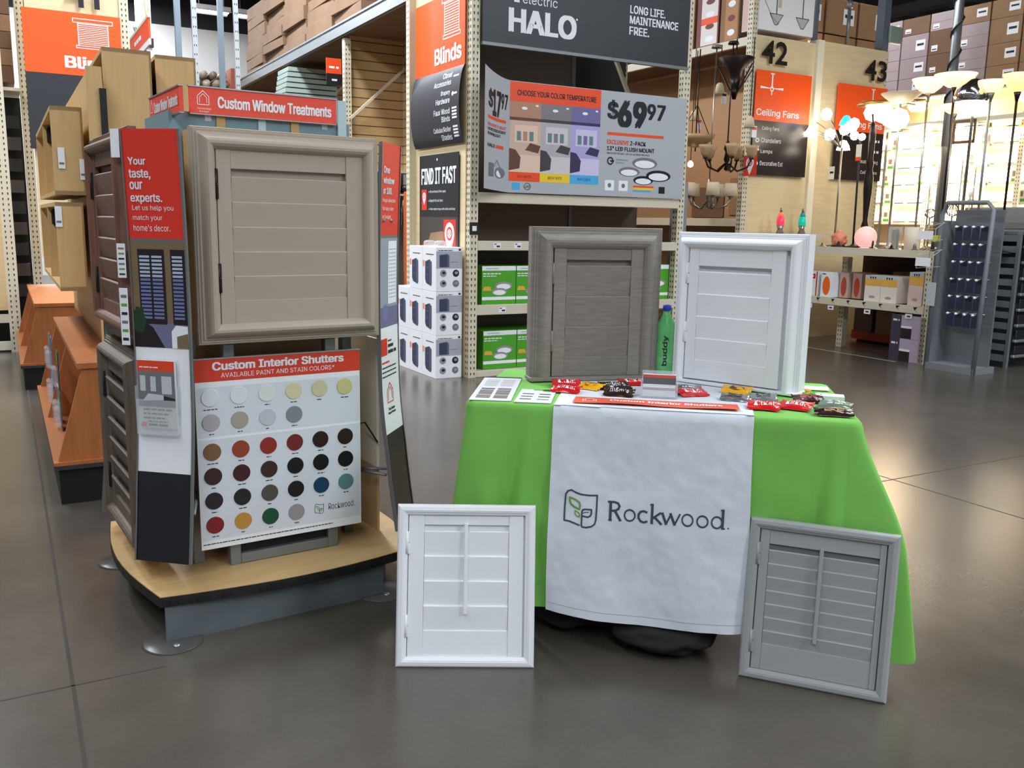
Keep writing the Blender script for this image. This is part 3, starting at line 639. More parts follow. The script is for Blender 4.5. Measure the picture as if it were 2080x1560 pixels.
cabinet(.76, 5.2, .20, 1.7, 1.5, 2.13, 'second tall maple cabinet directly above the kiosk panel', ())
t = store('grey_panel', 'grey board edge between the two tall maple cabinets', 'panel', .72, 5.5); b = MB(); b.box(0, .035, 0, 1.5, .7, 2.1); b.build('board', 'grey metal', t)
for k, (u, v, z, w) in enumerate(((.262, 4.995, 1.52, .0), (.355, 4.995, 1.47, 0), (.232, 4.995, 1.24, 0))):
    b = MB(); b.slab([(0, 0), (.03, 0), (.03, .1), (0, .1)], -.004, 0, 0); b.rect(.004, .026, .02, .03, -.005, 1)
    o = b.build('paper_tag', ['white print', 'grey plastic']); o.location = S(u, v, z); o.rotation_euler.z = TH; tag(o, 'white paper tag on the %s' % ('upper small cabinet, left edge', 'upper small cabinet, right edge', 'lower small cabinet')[k], 'tag')

# ================================================================ right: lighting aisles 42 and 43
t = store('aisle_rack', 'beige rack run of aisle 42 with tan boards and hanging chandeliers', 'rack', 7.26, 7.72)
post(t, 0, .0, 0, 4.4); 
for x in (1.0, 2.19): post(t, x, .04, 0, 3.42, side=0, front=x > 2)
b = MB(); b.box(.075, 1.0, .02, .035, 0, 3.38); b.build('end_panel', 'ply pale', t)
b = MB(); b.box(1.1, 2.19, .02, .035, 0, 3.42); b.build('end_panel', 'ply pale', t)
b = MB(); b.box(1.0, 1.1, -.02, .03, 0, 3.42); b.build('white_upright', 'cream', t)
for z in (3.27, 1.31):
    b = MB(); b.box(.02, .07, .08, 3.5, z, z + .09); b.build('side_beam', 'shelf beige', t)
b = MB(); b.box(.07, 2.2, .08, 3.5, 3.3, 3.34); b.box(.07, .75, .08, 3.5, 1.34, 1.38); b.box(.07, .75, .08, 3.5, .1, .14); b.build('shelf_deck', 'kraft dark', t)
b = MB(); b.box(.75, .78, .08, 3.5, .1, 3.28); b.build('back_panel', M('tan board', (170, 132, 96), .7), t)
b = MB(); b.box(.73, .745, .4, 1.0, 1.45, 1.9, 0); b.box(.73, .745, 1.1, 1.7, 1.42, 1.8, 1); b.box(.73, .745, .5, 1.5, .3, 1.0, 2); b.build('back_box', ['kraft', 'kraft dark', C((70, 44, 34))], t)
post(t, -.0, 3.3, 0, 4.4)
t = store('aisle_sign', 'orange and black Ceiling Fans sign under number 42', 'sign', 7.34, 7.70)
b = MB(); b.box(0, .85, -.006, 0, 2.475, 3.01, 0); b.box(0, .85, -.006, 0, 1.885, 2.475, 1); b.build('panel', ['orange bright', M('brown black', (44, 36, 34), .25)], t)
def fan_icon(b, cx, cz, w, y, m):
    b.line([(cx, cz), (cx, cz + w * .42)], w * .05, y, m); b.line([(cx - w * .07, cz + w * .42), (cx + w * .07, cz + w * .42)], w * .04, y, m)
    for sx in (-1, 1): b.slab([(cx + sx * w * .08, cz), (cx + sx * w * .48, cz + .012), (cx + sx * w * .48, cz - .014), (cx + sx * w * .08, cz - .008)], y, y + .0005, m)
    b.ell(cx, cz - .01, w * .08, w * .08, y - .0004, m, 14, hole=.6); b.line([(cx, cz - w * .08), (cx, cz - w * .2)], w * .04, y, m)
b = MB(); fan_icon(b, .24, 2.83, .36, -.0075, 0); b.text('Ceiling Fans', .03, .68, 2.51, 2.6, -.0075, 0, bold=.015)
for k, s_ in enumerate(('Ceiling Fans', 'Chandeliers', 'Lamps', 'Decorative Ext')):
    z = 2.365 - k * .125; b.text(s_, .13, .13 + (.26, .3, .18, .35)[k], z, z + .05, -.0075, 0)
    if k == 2: b.line([(.07, z), (.07, z + .04)], .012, -.0075, 0); b.poly([(.03, z + .035), (.11, z + .035), (.09, z + .075), (.05, z + .075)], -.0076, 0)
    elif k: b.ell(.07, z + .02, .03, .025, -.0075, 0, 12, hole=.5)
b.build('lettering', 'white print', t)
b = MB(); b.text('42', .06, .45, 3.085, 3.33, -.003, 0, bold=.02); b.build('aisle_number', 'brown black', t)
t = store('aisle_sign', 'orange and black sign under number 43 behind the floor lamps', 'sign', 8.63, 7.70)
b = MB(); b.box(0, .85, -.006, 0, 2.45, 2.98, 0); b.box(0, .85, -.006, 0, 1.885, 2.45, 1); b.build('panel', ['orange bright', 'brown black'], t)
b = MB(); fan_icon(b, .6, 2.8, .36, -.0075, 0); b.text('Ceiling Fans', .16, .8, 2.48, 2.57, -.0075, 0, bold=.015)
for k, s_ in enumerate(('', '', 'Wall Lighting', 'Ceiling Fans')):
    z = 2.33 - k * .125
    if s_: b.text(s_, .4, .78, z, z + .05, -.0075, 0, 0, True, True)
    else: b.dash(.6, .78, z + .005, z + .045, -.0075, 0)
b.build('lettering', 'white print', t)
b = MB(); b.text('43', .43, .81, 3.05, 3.29, -.003, 0, bold=.02); b.build('aisle_number', 'brown black', t)
t = store('pendant_lamp_carton', 'big white printed carton with pendant lamps above the 42 sign', 'box', 7.36, 7.74, 3.44)
b = MB(); b.box(0, .84, 0, .26, 0, .95, 0, .004); b.box(-.001, 0, .03, .255, .01, .94, 1); b.build('carton', ['white print', C((214, 180, 168))], t)
b = MB(); b.rect(.55, .838, .62, .945, -.001, 0)
for cx, cz in ((.26, .1), (.66, .1)):
    b.line([(cx, cz + .08), (cx, cz + .36)], .014, -.0012, 1); b.poly([(cx - .1, cz + .08), (cx + .1, cz + .08), (cx + .02, cz - .03), (cx - .02, cz - .03)], -.0012, 2); b.line([(cx - .1, cz + .08), (cx - .02, cz - .03), (cx + .02, cz - .03), (cx + .1, cz + .08)], .008, -.0014, 1, True)
b.line([(.03, .5), (.08, .3), (.2, .14), (.3, .08)], .006, -.0012, 1); b.rect(.28, .33, .25, .4, -.001, 3)
b.build('printed_face', ['orange', 'nickel', C((190, 190, 188)), C((206, 196, 170))], t)
cols = [((120, 60, 56), (226, 214, 210)), ((176, 120, 72), (176, 120, 72)), ((216, 178, 166), (200, 150, 140)), ((150, 104, 70), (160, 110, 80))]
for k, (v, w, h) in ((0, (8.75, .38, .62)), (1, (8.34, .30, .7)), (3, (9.3, .5, .6))):
    t = store('lamp_carton', 'printed lamp carton standing on the aisle 42 beam, %s from the post' % ('third', 'second', 'first', 'fourth')[k], 'box', 7.35, v, 3.37, True, 'lamp cartons on the aisle 42 beam')
    b = MB(); b.box(0, w, 0, .5, 0, h, 0, .003); b.build('carton', C(cols[k][0]) if k != 1 else 'kraft', t)
    b = MB(); b.rect(.08, w - .02, .02, h - .04, -.001, 0)
    for q in range(4): b.ell(w * .6, h * (.14 + q * .22), w * .2, h * .05, -.0014, 1 if q % 2 else 2, 16)
    if k == 0: b.rect(.08, w - .02, h * .4, h * .52, -.0016, 3)
    b.build('printed_face', [C(cols[k][1]), C((110, 50, 46)), 'white print', 'orange'], t)
for k, (u, z1) in enumerate(((8.29, 5.2), (9.44, 5.6))):
    t = store('rack_pole', 'blue-grey pole rising above the %s edge of the 43 panel' % ('left', 'right')[k], 'pole', u, 7.8, 3.43, group='poles above aisle 43')
    b = MB(); w = (.05, .11)[k]; b.box(0, w, 0, w, 0, z1 - 3.4); b.build('pole', 'steel blue', t)
    if k: b = MB(); b.box(.08, .3, -.04, .0, .1, .3, 0, .01); b.build('junction_box', C((128, 146, 138)), t)
t = store('rack_pole', 'slim grey pipe with a cap between the two blue-grey poles', 'pole', 8.83, 7.8, 3.42)
b = MB(); b.tube([(0, 0, 0), (0, 0, .42)], .022, 10); b.lathe([(.022, .42), (.035, .43), (.035, .5), (0, .51)], 0, 0, 12); b.build('pipe', 'grey metal', t)
rg = random.Random(11)
for k in range(8):
    u = 8.3 + (k % 4) * .62; lev = k // 4
    carton('brown_carton', 'brown carton on top of aisle 43, %s layer, %s from the left' % (('lower', 'upper')[lev], words_[k % 4]), 'box', S(u, 8.8, 3.36 + lev * .46), TH, .58, .6, .44, 'brown cartons above aisle 43', 'kraft', 2)
# chandeliers in the aisle 42 bay
def chandelier(name, label, u, v, z, ztop, arms, R_, mt, shade, grp=None, lit=False, tagz=None):
    t = store(name, label, 'chandelier', u, v, z)
    b = MB(); b.tube([(0, 0, -.05), (0, 0, ztop - z - .03)], .008, 6); b.lathe([(.0, -.12), (.03, -.1), (.012, -.04), (.035, 0), (.02, .08), (.04, .12), (.015, .2), (.0, .22)], 0, 0, 12); b.lathe([(.06, ztop - z - .03), (.05, ztop - z), (0, ztop - z)], 0, 0, 14); b.build('stem', mt, t)
    for k in range(arms):
        a = 2 * math.pi * k / arms + .4; c_, s_ = math.cos(a), math.sin(a)
        b = MB(); b.tube([(0.02 * c_, .02 * s_, -.04), (R_ * .45 * c_, R_ * .45 * s_, -.12), (R_ * .85 * c_, R_ * .85 * s_, -.08), (R_ * c_, R_ * s_, .0)], .011, 6); b.lathe([(.0, 0), (.03, .005), (.025, .02), (0, .02)], R_ * c_, R_ * s_, 10); ar = b.build('arm', mt, t)
        b = MB()
        if shade == 'bell': b.lathe([(.025, .02), (.05, .05), (.06, .11), (.08, .15), (.076, .15), (.055, .11), (.045, .05)], R_ * c_, R_ * s_, 16)
        else: b.lathe([(.075, .02), (.065, .16), (.062, .16), (.072, .02)], R_ * c_, R_ * s_, 16)
        b.build('shade', 'glass shade' if shade == 'bell' else 'fabric shade', ar)
    return t
chandelier('chandelier', 'large dark bronze chandelier with glass bell shades hanging in the aisle 42 bay', 6.95, 7.66, 2.02, 3.25, 5, .26, 'dark bronze', 'bell')
chandelier('chandelier', 'chandelier with grey drum shades low in the aisle 42 bay', 6.95, 7.92, 1.62, 3.25, 5, .24, 'nickel', 'drum')
t = store('bowl_pendant', 'tan glass bowl pendant hanging beside the centre rack', 'chandelier', 6.95, 8.19, 2.2)
b = MB(); b.lathe([(0, -.02), (.1, .0), (.19, .07), (.22, .12), (.21, .12), (.1, .02), (0, .0)], 0, 0, 24); b.build('bowl', M('tan glass', (176, 146, 112), .4), t)
b = MB(); b.tube([(0, 0, -.06), (0, 0, 1.05)], .008, 6)
for a in (0, 2.1, 4.2): b.tube([(.2 * math.cos(a), .2 * math.sin(a), .12), (0, 0, .45)], .005, 5)
b.build('hanging_rod', 'dark bronze', t)
t = store('bowl_pendant', 'dark iron pendant with an open cone frame under the aisle 42 beam', 'chandelier', 7.0, 7.66, 2.78)
b = MB(); b.lathe([(.05, .0), (.02, -.12), (.08, .18), (.2, .3), (.19, .31), (.06, .2), (.0, .1)], 0, 0, 16); b.tube([(0, 0, .1), (0, 0, .5)], .008, 6)
for a in (0, 1.57, 3.14, 4.71): b.tube([(.25 * math.cos(a), .25 * math.sin(a), .22), (.1 * math.cos(a), .1 * math.sin(a), .02), (0, 0, -.1)], .008, 5)
b.build('iron_frame', 'dark bronze', t)
for k, (v, z, h) in enumerate(((8.35, 2.5, .6), (7.95, 2.75, .45), (7.45, 2.35, .5))):
    t = store('mini_pendant', 'small pendant lamp hanging in the aisle 42 bay, %s from the centre rack' % ('first', 'second', 'last')[k], 'pendant lamp', 7.05, v, z, group='mini pendants in the aisle 42 bay')
    b = MB(); b.tube([(0, 0, .1), (0, 0, 3.27 - z)], .006, 5); b.build('cord', 'dark bronze', t)
    b = MB(); b.lathe([(.02, .12), (.04, .1), (.06, 0), (.055, 0), (.03, .1)], 0, 0, 12); b.build('shade', 'fabric shade', t)
    b = MB(); b.box(.02, .09, -.02, -.017, -.1, .02, 0); b.rect(.025, .085, -.02, .01, -.021, 1); b.build('price_label', ['white print', 'orange' if k != 1 else 'black print'], t)
t = store('pin_sign', 'small red location pin sign on the aisle 42 post', 'sign', 7.24, 7.64, west=True)
b = MB(); b.box(-.06, .14, -.004, 0, 1.86, 2.08, 0); pin(b, .04, 2.0, .06, -.006, 1, 0); b.build('panel', ['red print', 'white print'], t)
t = store('bulb', 'bare glowing round bulb low in the aisle 42 bay', 'light bulb', 6.95, 8.26, 2.0)
b = MB(); b.lathe([(0, -.035), (.03, -.02), (.035, 0), (.03, .02), (.012, .04), (0, .045)], 0, 0, 12); b.build('glass', 'lamp glow', t); b = MB(); b.tube([(0, 0, .04), (0, 0, 1.27)], .005, 5); b.build('cord', 'dark bronze', t)
t = store('grey_column', 'grey padded column edge at the right side of the centre rack', 'column', 5.72, 6.95)
b = MB(); b.box(0, .12, 0, .12, 0, 1.72, 0, .006); b.build('shaft', C((140, 136, 146)), t)
t = store('bay_shelf', 'small shelf in front of the 42 panel holding the lava lamps', 'shelf', 7.4, 7.3)
b = MB(); b.box(0, .85, 0, .4, 1.2, 1.24, 0); b.build('deck', 'shelf beige', t); b = MB(); b.box(.0, .04, .36, .4, 0, 1.2); b.box(.81, .85, .36, .4, 0, 1.2); b.build('bracket', 'post beige', t)
# low lamp unit
t = store('lamp_display_shelf', 'low beige perforated shelf unit crowded with table and floor lamps', 'shelf', 7.83, 7.3, west=True)
for x in (1.575,): post(t, x, 0, 0, 1.1, side=-1)
post(t, 1.575, 1.2, 0, 1.1); post(t, .3, .3, 0, 1.0)
for z in (1.035, .49):
    b = MB(); b.box(0, 1.6, -.01, .03, z, z + .075, 0)
    if z < 1:
        for k in range(8): x = .05 + k * .205; b.slab([(x, z + .065), (x + .05, z + .065), (x + .02, z + .04), (x + .05, z + .015), (x + .01, z + .04)], -.012, -.011, 1)
        for x in (.12, .42, .9, 1.4): b.rect(x, x + .08, z - .055, z - .008, -.011, 2); b.rect(x + .02, x + .06, z - .04, z - .025, -.012, 1)
    b.build('shelf_beam', ['shelf beige', 'black print', 'white print'], t)
    b = MB(); b.box(0, 1.6, .03, 1.25, z + .03, z + .06); b.build('shelf_deck', 'shelf beige', t)
b = MB(); b.box(0, 1.5, 1.0, 1.03, .0, 1.0); b.build('back_panel', M('dark maroon', (58, 36, 30), .8), t)
b = MB(); b.box(0, 1.5, .9, .96, .03, .13); b.build('base_beam', C((180, 52, 24)), t)
b = MB(); rg = random.Random(4)
for k in range(5): b.box(.1 + k * .28, .34 + k * .28, .7, .95, .57, .57 + rg.uniform(.2, .4), k % 2)
for k in range(4): b.box(.15 + k * .3, .4 + k * .3, .75, .95, .14, .4, (k + 1) % 2)
o = b.build('stored_box', [C((128, 96, 70)), C((88, 62, 48))], t); o['kind'] = 'stuff'
def ubox(name, label, v, w, h, d, z, body, art, du=.03, grp=None):
    t = store(name, label, 'box', 7.83 + du, v, z, True, grp)
    b = MB(); b.box(0, w, 0, d, 0, h, 0, .002); b.build('carton', body, t)
    b = MB(); mats = art(b, w, h); b.build('printed_face', mats, t)
def a_red(b, w, h):
    b.rect(.01, w * .8, h * .7, h * .9, -.001, 0); b.dash(.02, w * .7, h * .76, h * .84, -.0015, 1); b.rect(w * .88, w, 0, h, -.001, 0); return [C((190, 50, 44)), 'white print']
def a_ora(b, w, h): b.ell(w * .5, h * .45, w * .32, h * .38, -.001, 0, 24); b.rect(w * .1, w * .4, h * .9, h * .94, -.001, 1); return [C((240, 104, 30)), 'black print']
def a_rd(b, w, h): b.ell(w * .5, h * .45, w * .32, h * .38, -.001, 0, 24); return [C((168, 62, 44))]
def a_yel(b, w, h):
    b.rect(0, w, h * .6, h * .88, -.001, 0); b.rect(0, w, h * .88, h, -.001, 1); b.text('XYZ', w * .3, w * .7, h * .86, h * .95, -.0015, 2); b.ell(w * .5, h * .18, w * .2, h * .05, -.001, 3, 16); return [C((222, 170, 74)), C((170, 190, 200)), 'brown black', C((170, 150, 130))]
def a_yel(b, w, h):
    b.rect(0, w, h * .6, h * .88, -.001, 0); b.rect(0, w, h * .88, h, -.001, 1)
    for q in (.35, .5, .65): b.poly([(w * (q - .06), h * .95), (w * (q + .06), h * .95), (w * q, h * .84)], -.0015, 2)
    b.ell(w * .5, h * .18, w * .2, h * .05, -.001, 3, 16); return [C((222, 170, 74)), C((170, 190, 200)), 'brown black', C((170, 150, 130))]
ubox('lamp_box', 'white box with red lettering on the lower lamp shelf, nearest the white shutter', 7.24, .15, .27, .25, .565, 'white print', a_red)
ubox('lamp_box', 'white box with bright orange oval on the lower lamp shelf', 7.04, .16, .27, .25, .565, 'white print', a_ora)
ubox('lamp_box', 'shaded white box with red oval beside the orange oval box', 6.86, .12, .27, .25, .565, C((186, 160, 146)), a_rd, .12)  # side shadow is put into the darker carton and oval colours
ubox('lamp_box', 'second shaded red oval box farther right on the lower lamp shelf', 6.72, .12, .27, .25, .565, C((176, 148, 132)), a_rd, .16)  # darker again: its shade is in the colours too
ubox('lamp_box', 'yellow and white lamp box, left of the pair on the lower lamp shelf', 6.45, .195, .27, .3, .565, C((232, 222, 212)), a_yel)
ubox('lamp_box', 'yellow and white lamp box, right of the pair on the lower lamp shelf', 6.25, .195, .27, .3, .565, C((232, 222, 212)), a_yel)
ubox('lamp_box', 'tall yellow topped lamp box at the right end of the lower lamp shelf', 5.92, .16, .33, .2, .565, C((220, 196, 188)), a_yel)
def a_vio(b, w, h):
    b.rect(0, w * .3, 0, h, -.001, 0); b.rect(w * .3, w * .62, 0, h * .45, -.001, 1); b.rect(w * .3, w * .62, h * .45, h * .55, -.0012, 2); b.dash(w * .05, w * .24, h * .72, h * .84, -.0015, 2); return [C((66, 58, 76)), C((40, 28, 34)), 'white print']
for k in (0, 1): ubox('lamp_box', 'dark violet and lilac carton on the floor under the lamp shelf, %s one' % ('lower', 'upper')[k], 6.06, .39, .23, .25, .0 + k * .232, C((184, 168, 190)), a_vio, .0, 'violet cartons under the lamp shelf')
# lamps on the unit (v, z)
def west_thing(name, label, cat, u, v, z=1.096, grp=None): return store(name, label, cat, u, v, z, True, grp)
def base_disc(b, r=.12): b.lathe([(r, 0), (r, .015), (r * .3, .03), (.012, .05), (0, .05)], 0, 0, 18)
t = west_thing('floor_lamp', 'tall lamp with many cone and globe shades on branching arms', 'floor lamp', 8.25, 7.24)
b = MB(); base_disc(b); b.tube([(0, 0, .03), (0, 0, 1.1)], .011, 8); b.build('pole', 'nickel', t)
hub = Vector((-.02, 0, 1.1))
for k, (v, z, kind) in enumerate(((8.01, 2.46, 'c'), (7.87, 2.57, 'o'), (7.76, 2.42, 'c'), (7.50, 2.58, 'g'), (7.30, 2.5, 'b'), (7.61, 2.39, 'c'), (7.43, 2.35, 'g'), (7.31, 2.23, 'c'))):
    x = 7.24 - v; z -= 1.096; yy = .12 * math.sin(k * 2.1)
    b = MB(); b.tube([hub, ((hub.x + x) * .5, yy * .5, (hub.z + z) * .5 + .06), (x, yy, z + .03)], .006, 6); ar = b.build('arm', 'nickel', t)
    b = MB()
    if kind == 'g': b.lathe([(0, -.07), (.045, -.05), (.065, 0), (.045, .05), (0, .07)], x, yy, 16, cz=z)
    else: b.lathe([(.075, -.05), (.06, .0), (.03, .05), (.0, .06)], x, yy, 16, cz=z)
    b.build('shade', {'c': 'lamp white', 'g': 'lamp white', 'o': 'lamp glow', 'b': 'glow blue'}[kind], ar)
t = west_thing('floor_lamp', 'thin black pole lamp with lit globes and a hanging price card', 'floor lamp', 8.1, 6.85)
b = MB(); base_disc(b); b.tube([(0, 0, .03), (-.02, 0, 1.2)], .011, 8); b.build('pole', 'black', t)
for k, (x, z) in enumerate(((-.12, 1.33), (-.1, 1.2), (.0, 1.18), (-.15, 1.3), (-.24, 1.27))):
    b = MB(); b.tube([(-.02, 0, 1.15), (x, .0, z - .05)], .006, 6); ar = b.build('arm', 'black', t)
    b = MB(); r_ = (.06, .05, .04, .07, .06)[k]; b.lathe([(0, -r_), (r_ * .7, -r_ * .7), (r_, 0), (r_ * .7, r_ * .7), (0, r_)], x, 0, 14, cz=z); b.build('shade', 'lamp white', ar)
b = MB(); b.box(-.03, .04, -.04, -.037, .95, 1.1, 0); b.rect(-.03, .04, .93, .97, -.041, 1); b.build('price_card', ['cream', 'orange'], t)
t = west_thing('price_card', 'cream price card hanging on the branching lamp pole', 'tag', 8.2, 7.3, 1.85)
b = MB(); b.box(-.03, .05, -.03, -.027, 0, .14, 0); b.dash(-.01, .04, .06, .09, -.031, 1); b.build('card', ['cream', 'brown black'], t)
t = west_thing('floor_lamp', 'thick turned dark wood floor lamp', 'floor lamp', 8.2, 6.8)
b = MB(); b.lathe([(.1, 0), (.1, .02), (.04, .05), (.03, .1), (.05, .14), (.028, .18), (.04, .24), (.025, .3), (.03, .4), (.045, .6), (.05, .75), (.03, .85), (.04, .9), (.028, .95), (.035, 1.2), (.025, 1.32), (.0, 1.34)], 0, 0, 16); b.build('turned_pole', 'dark bronze', t)
b = MB(); b.tube([(0, 0, 1.3), (-.02, 0, 1.42)], .01, 6); b.build('stem', 'dark bronze', t)
t = west_thing('ceiling_light_display', 'brass ceiling light tray with lit globes beside the 43 sign', 'light', 8.6, 7.15, 2.55)
b = MB(); b.lathe([(.0, .14), (.24, .14), (.26, .11), (.24, .1), (0, .1)], .1, 0, 24); b.tube([(.1, 0, .14), (.1, .3, .16), (.1, .56, .16)], .012, 6); b.build('tray', M('brass', (196, 150, 80), .3, .8), t)
for k, (x, z, r_) in enumerate(((-.0, .04, .1), (.14, .02, .11), (.24, -.04, .1))):
    b = MB(); b.lathe([(0, -r_), (r_ * .7, -r_ * .7), (r_, 0), (r_ * .7, r_ * .7), (0, r_)], x, 0, 18, cz=z); b.build('globe', 'lamp white', t)
t = west_thing('floor_lamp', 'slim grey floor lamp with an unlit wide bowl shade', 'floor lamp', 8.4, 6.64)
b = MB(); base_disc(b); b.tube([(0, 0, .03), (0, 0, 1.53)], .012, 8); b.build('pole', 'nickel', t)
b = MB(); b.lathe([(.02, 1.52), (.1, 1.54), (.2, 1.62), (.205, 1.63), (.19, 1.63), (.1, 1.56), (0, 1.54)], 0, 0, 24); b.build('shade', M('frosted glass', (190, 178, 158), .5), t)
b = MB(); r_ = .12; b.lathe([(0, 1.36 - r_), (r_ * .7, 1.36 - r_ * .7), (r_, 1.36), (r_ * .7, 1.36 + r_ * .7), (0, 1.36 + r_)], .02, -.05, 18); b.build('globe', 'lamp white', t)
def torchiere(label, u, v, zt, r_, mt, gl, h=.13):
    t = west_thing('torchiere_lamp', label, 'floor lamp', u, v)
    z = zt - 1.096 - h
    b = MB(); base_disc(b); b.tube([(0, 0, .03), (0, 0, z)], .012, 8); b.lathe([(.012, z - .08), (.025, z - .03), (.035, z + .01), (0, z + .01)], 0, 0, 12); b.build('pole', mt, t)
    b = MB(); b.lathe([(.0, z), (r_ * .35, z + .01), (r_ * .75, z + h * .45), (r_, z + h), (r_ * .96, z + h), (r_ * .7, z + h * .5), (.0, z + .02)], 0, 0, 24); b.build('shade', gl, t)
torchiere('torchiere lamp with a round lit bowl, left of the dark stemmed one', 8.55, 6.43, 2.86, .17, 'nickel', 'shade glow', .15)
torchiere('dark stemmed torchiere lamp with a wide flared lit bowl', 8.4, 6.02, 2.84, .2, 'dark bronze', 'shade glow', .13)
torchiere('grey torchiere lamp with a lit bowl right of the metal dome', 8.45, 5.66, 2.74, .13, 'grey metal', 'shade glow', .12)
torchiere('torchiere lamp with a yellowish bowl at the right edge of the picture', 8.4, 5.36, 2.76, .14, 'dark bronze', M('amber shade', (250, 220, 140), .5, emit=1.6), .17)
torchiere('low torchiere lamp with a small lit bowl below the flared one', 8.75, 6.25, 2.6, .14, 'nickel', 'shade glow', .1)
t = west_thing('floor_lamp', 'floor lamp with a polished metal dome over a lit disc', 'floor lamp', 8.4, 5.83)
b = MB(); base_disc(b); b.tube([(0, .05, .03), (0, .05, 1.3), (0, .03, 1.42)], .014, 8); b.build('pole', 'nickel', t)
b = MB(); b.lathe([(.15, 1.46), (.16, 1.52), (.14, 1.6), (.09, 1.66), (0, 1.69)], 0, 0, 24); b.build('dome', 'chrome', t)
b = MB(); b.lathe([(0, 1.43), (.11, 1.43), (.14, 1.46), (0, 1.47)], 0, 0, 24); b.lathe([(0, 1.36), (.09, 1.36), (.1, 1.385), (0, 1.4)], 0, 0, 24); b.build('lit_disc', 'lamp white', t)
for k, (v, z, r_) in enumerate(((5.95, 2.1, .04), (5.98, 1.98, .03), (5.8, 2.0, .035), (5.9, 1.75, .04), (6.3, 1.85, .045))):
    t = west_thing('table_lamp', 'slender stick lamp with a small lit bulb, %s of the small ones by height' % words_[k], 'lamp', 8.55 + .1 * (k % 2), v, grp='slender stick lamps')
    b = MB(); base_disc(b, .06); b.tube([(0, 0, .02), (0, 0, z - 1.12)], .007, 6); b.build('pole', 'nickel', t)
    b = MB(); b.lathe([(0, -r_), (r_ * .7, -r_ * .7), (r_, 0), (r_ * .7, r_ * .7), (0, r_)][0:0] + [(0, z - 1.096 - r_), (r_ * .7, z - 1.096 - r_ * .7), (r_, z - 1.096), (r_ * .7, z - 1.096 + r_ * .7), (0, z - 1.096 + r_)], 0, 0, 12); b.build('bulb', 'lamp white', t)
# table lamps
def globe(b, x, z, r_, y=0, n=20, m=0):
    b.lathe([(max(0.0, r_ * math.sin(math.pi * i / 10)), z - r_ * math.cos(math.pi * i / 10)) for i in range(11)], x, y, n, m)
t = west_thing('globe_lamp', 'glowing pink globe lamp on the lamp shelf', 'lamp', 8.05, 6.65); b = MB(); globe(b, 0, .125, .115); b.build('globe', 'glow pink', t); b = MB(); b.lathe([(.06, 0), (.06, .015), (0, .02)], 0, 0, 16); b.build('foot', 'white paint', t)
t = west_thing('salt_lamp', 'rough pink salt lamp left of the pink globe', 'lamp', 8.05, 7.0)
b = MB(); b.grid(lambda a, c: (lambda r_: (r_ * math.cos(a * 6.283), r_ * math.sin(a * 6.283), .03 + .17 * c))((.085 * (1 - .45 * c * c) * math.sin(math.pi * min(1, c * .86 + .14)) ** .5 if c < 1 else 0) * (1 + .3 * noise.noise(Vector((math.cos(a * 6.283) * 2, math.sin(a * 6.283) * 2, c * 4))))), 16, 10, 0, False, True); b.build('salt_crystal', C((214, 132, 104)), t)
b = MB(); b.lathe([(.08, 0), (.08, .03), (0, .03)], 0, 0, 16); b.build('wooden_foot', 'dark bronze', t)
t = west_thing('table_lamp', 'white cylinder table lamp on the lamp shelf', 'lamp', 8.1, 6.11); b = MB(); b.lathe([(.05, 0), (.075, .01), (.085, .24), (.08, .24), (.0, .23)], 0, 0, 20); b.build('shade', C((214, 200, 180)), t)
t = west_thing('glass_lamp', 'clear glass lamp base stacked from round and square pieces', 'lamp', 8.1, 6.32)
b = MB(); b.box(-.03, .03, -.03, .03, .0, .22, 0, .01); b.build('stem_block', 'nickel', t); b = MB(); globe(b, 0, .33, .065); b.build('glass_ball', 'clear', t); b = MB(); b.box(-.05, .05, -.05, .05, .02, .24); b.build('glass_case', 'clear', t)
for k, (v, z, r_) in enumerate(((6.12, .38, .05), (5.87, .41, .06))):
    t = west_thing('wire_ball_lamp', 'silver wire ball table lamp %s the white cylinder lamp' % ('just above', 'right of')[k], 'lamp', 8.35, v)
    b = MB(); base_disc(b, .05); b.tube([(0, 0, .03), (0, 0, z - r_)], .008, 6); b.build('stem', 'nickel', t)
    b = MB()
    for q in range(6):
        a = q * math.pi / 6; b.tube([(r_ * math.cos(i * .5236) * math.cos(a), r_ * math.cos(i * .5236) * math.sin(a), z + r_ * math.sin(i * .5236)) for i in range(13)], .004, 4)
    b.build('wire_ball', 'chrome', t)
for k, (v, mt) in enumerate(((7.12, 'nickel'), (6.9, 'black'), (6.45, 'chrome'), (6.22, 'dark bronze'), (5.95, 'nickel'), (5.75, 'black'))):
    t = west_thing('accent_lamp', 'small low accent lamp on the lamp shelf edge, %s from the left' % words_[k], 'lamp', 7.93, v, grp='low lamp feet on the shelf edge')
    b = MB(); b.lathe([(.055, 0), (.055, .01), (.02, .025), (.012, .05 + .02 * (k % 3)), (0, .06 + .02 * (k % 3))], 0, 0, 14); b.build('foot', mt, t)
for k, (u, c1, c2) in enumerate(((7.655, (255, 60, 90), (250, 120, 90)), (7.995, (0, 190, 160), (0, 130, 140)))):
    t = store('lava_lamp', ('pink', 'teal')[k] + ' lava lamp standing in front of the 42 panel', 'lamp', u, 7.5, 1.241)
    b = MB(); b.lathe([(.03, 0), (.045, .0), (.028, .05), (.042, .09), (0, .09)], 0, 0, 14); b.lathe([(.016, .235), (.012, .28), (0, .285)], 0, 0, 12); b.build('metal_base', 'nickel', t)
    b = MB(); b.lathe([(.042, .09), (.045, .13), (.035, .19)], 0, 0, 14, 0); b.lathe([(.035, .19), (.018, .235), (0, .235)], 0, 0, 14, 1); b.build('glass', [M('lava %d' % k, c1, .3, emit=.5), M('lavatop %d' % k, c2, .3, emit=.5)], t)
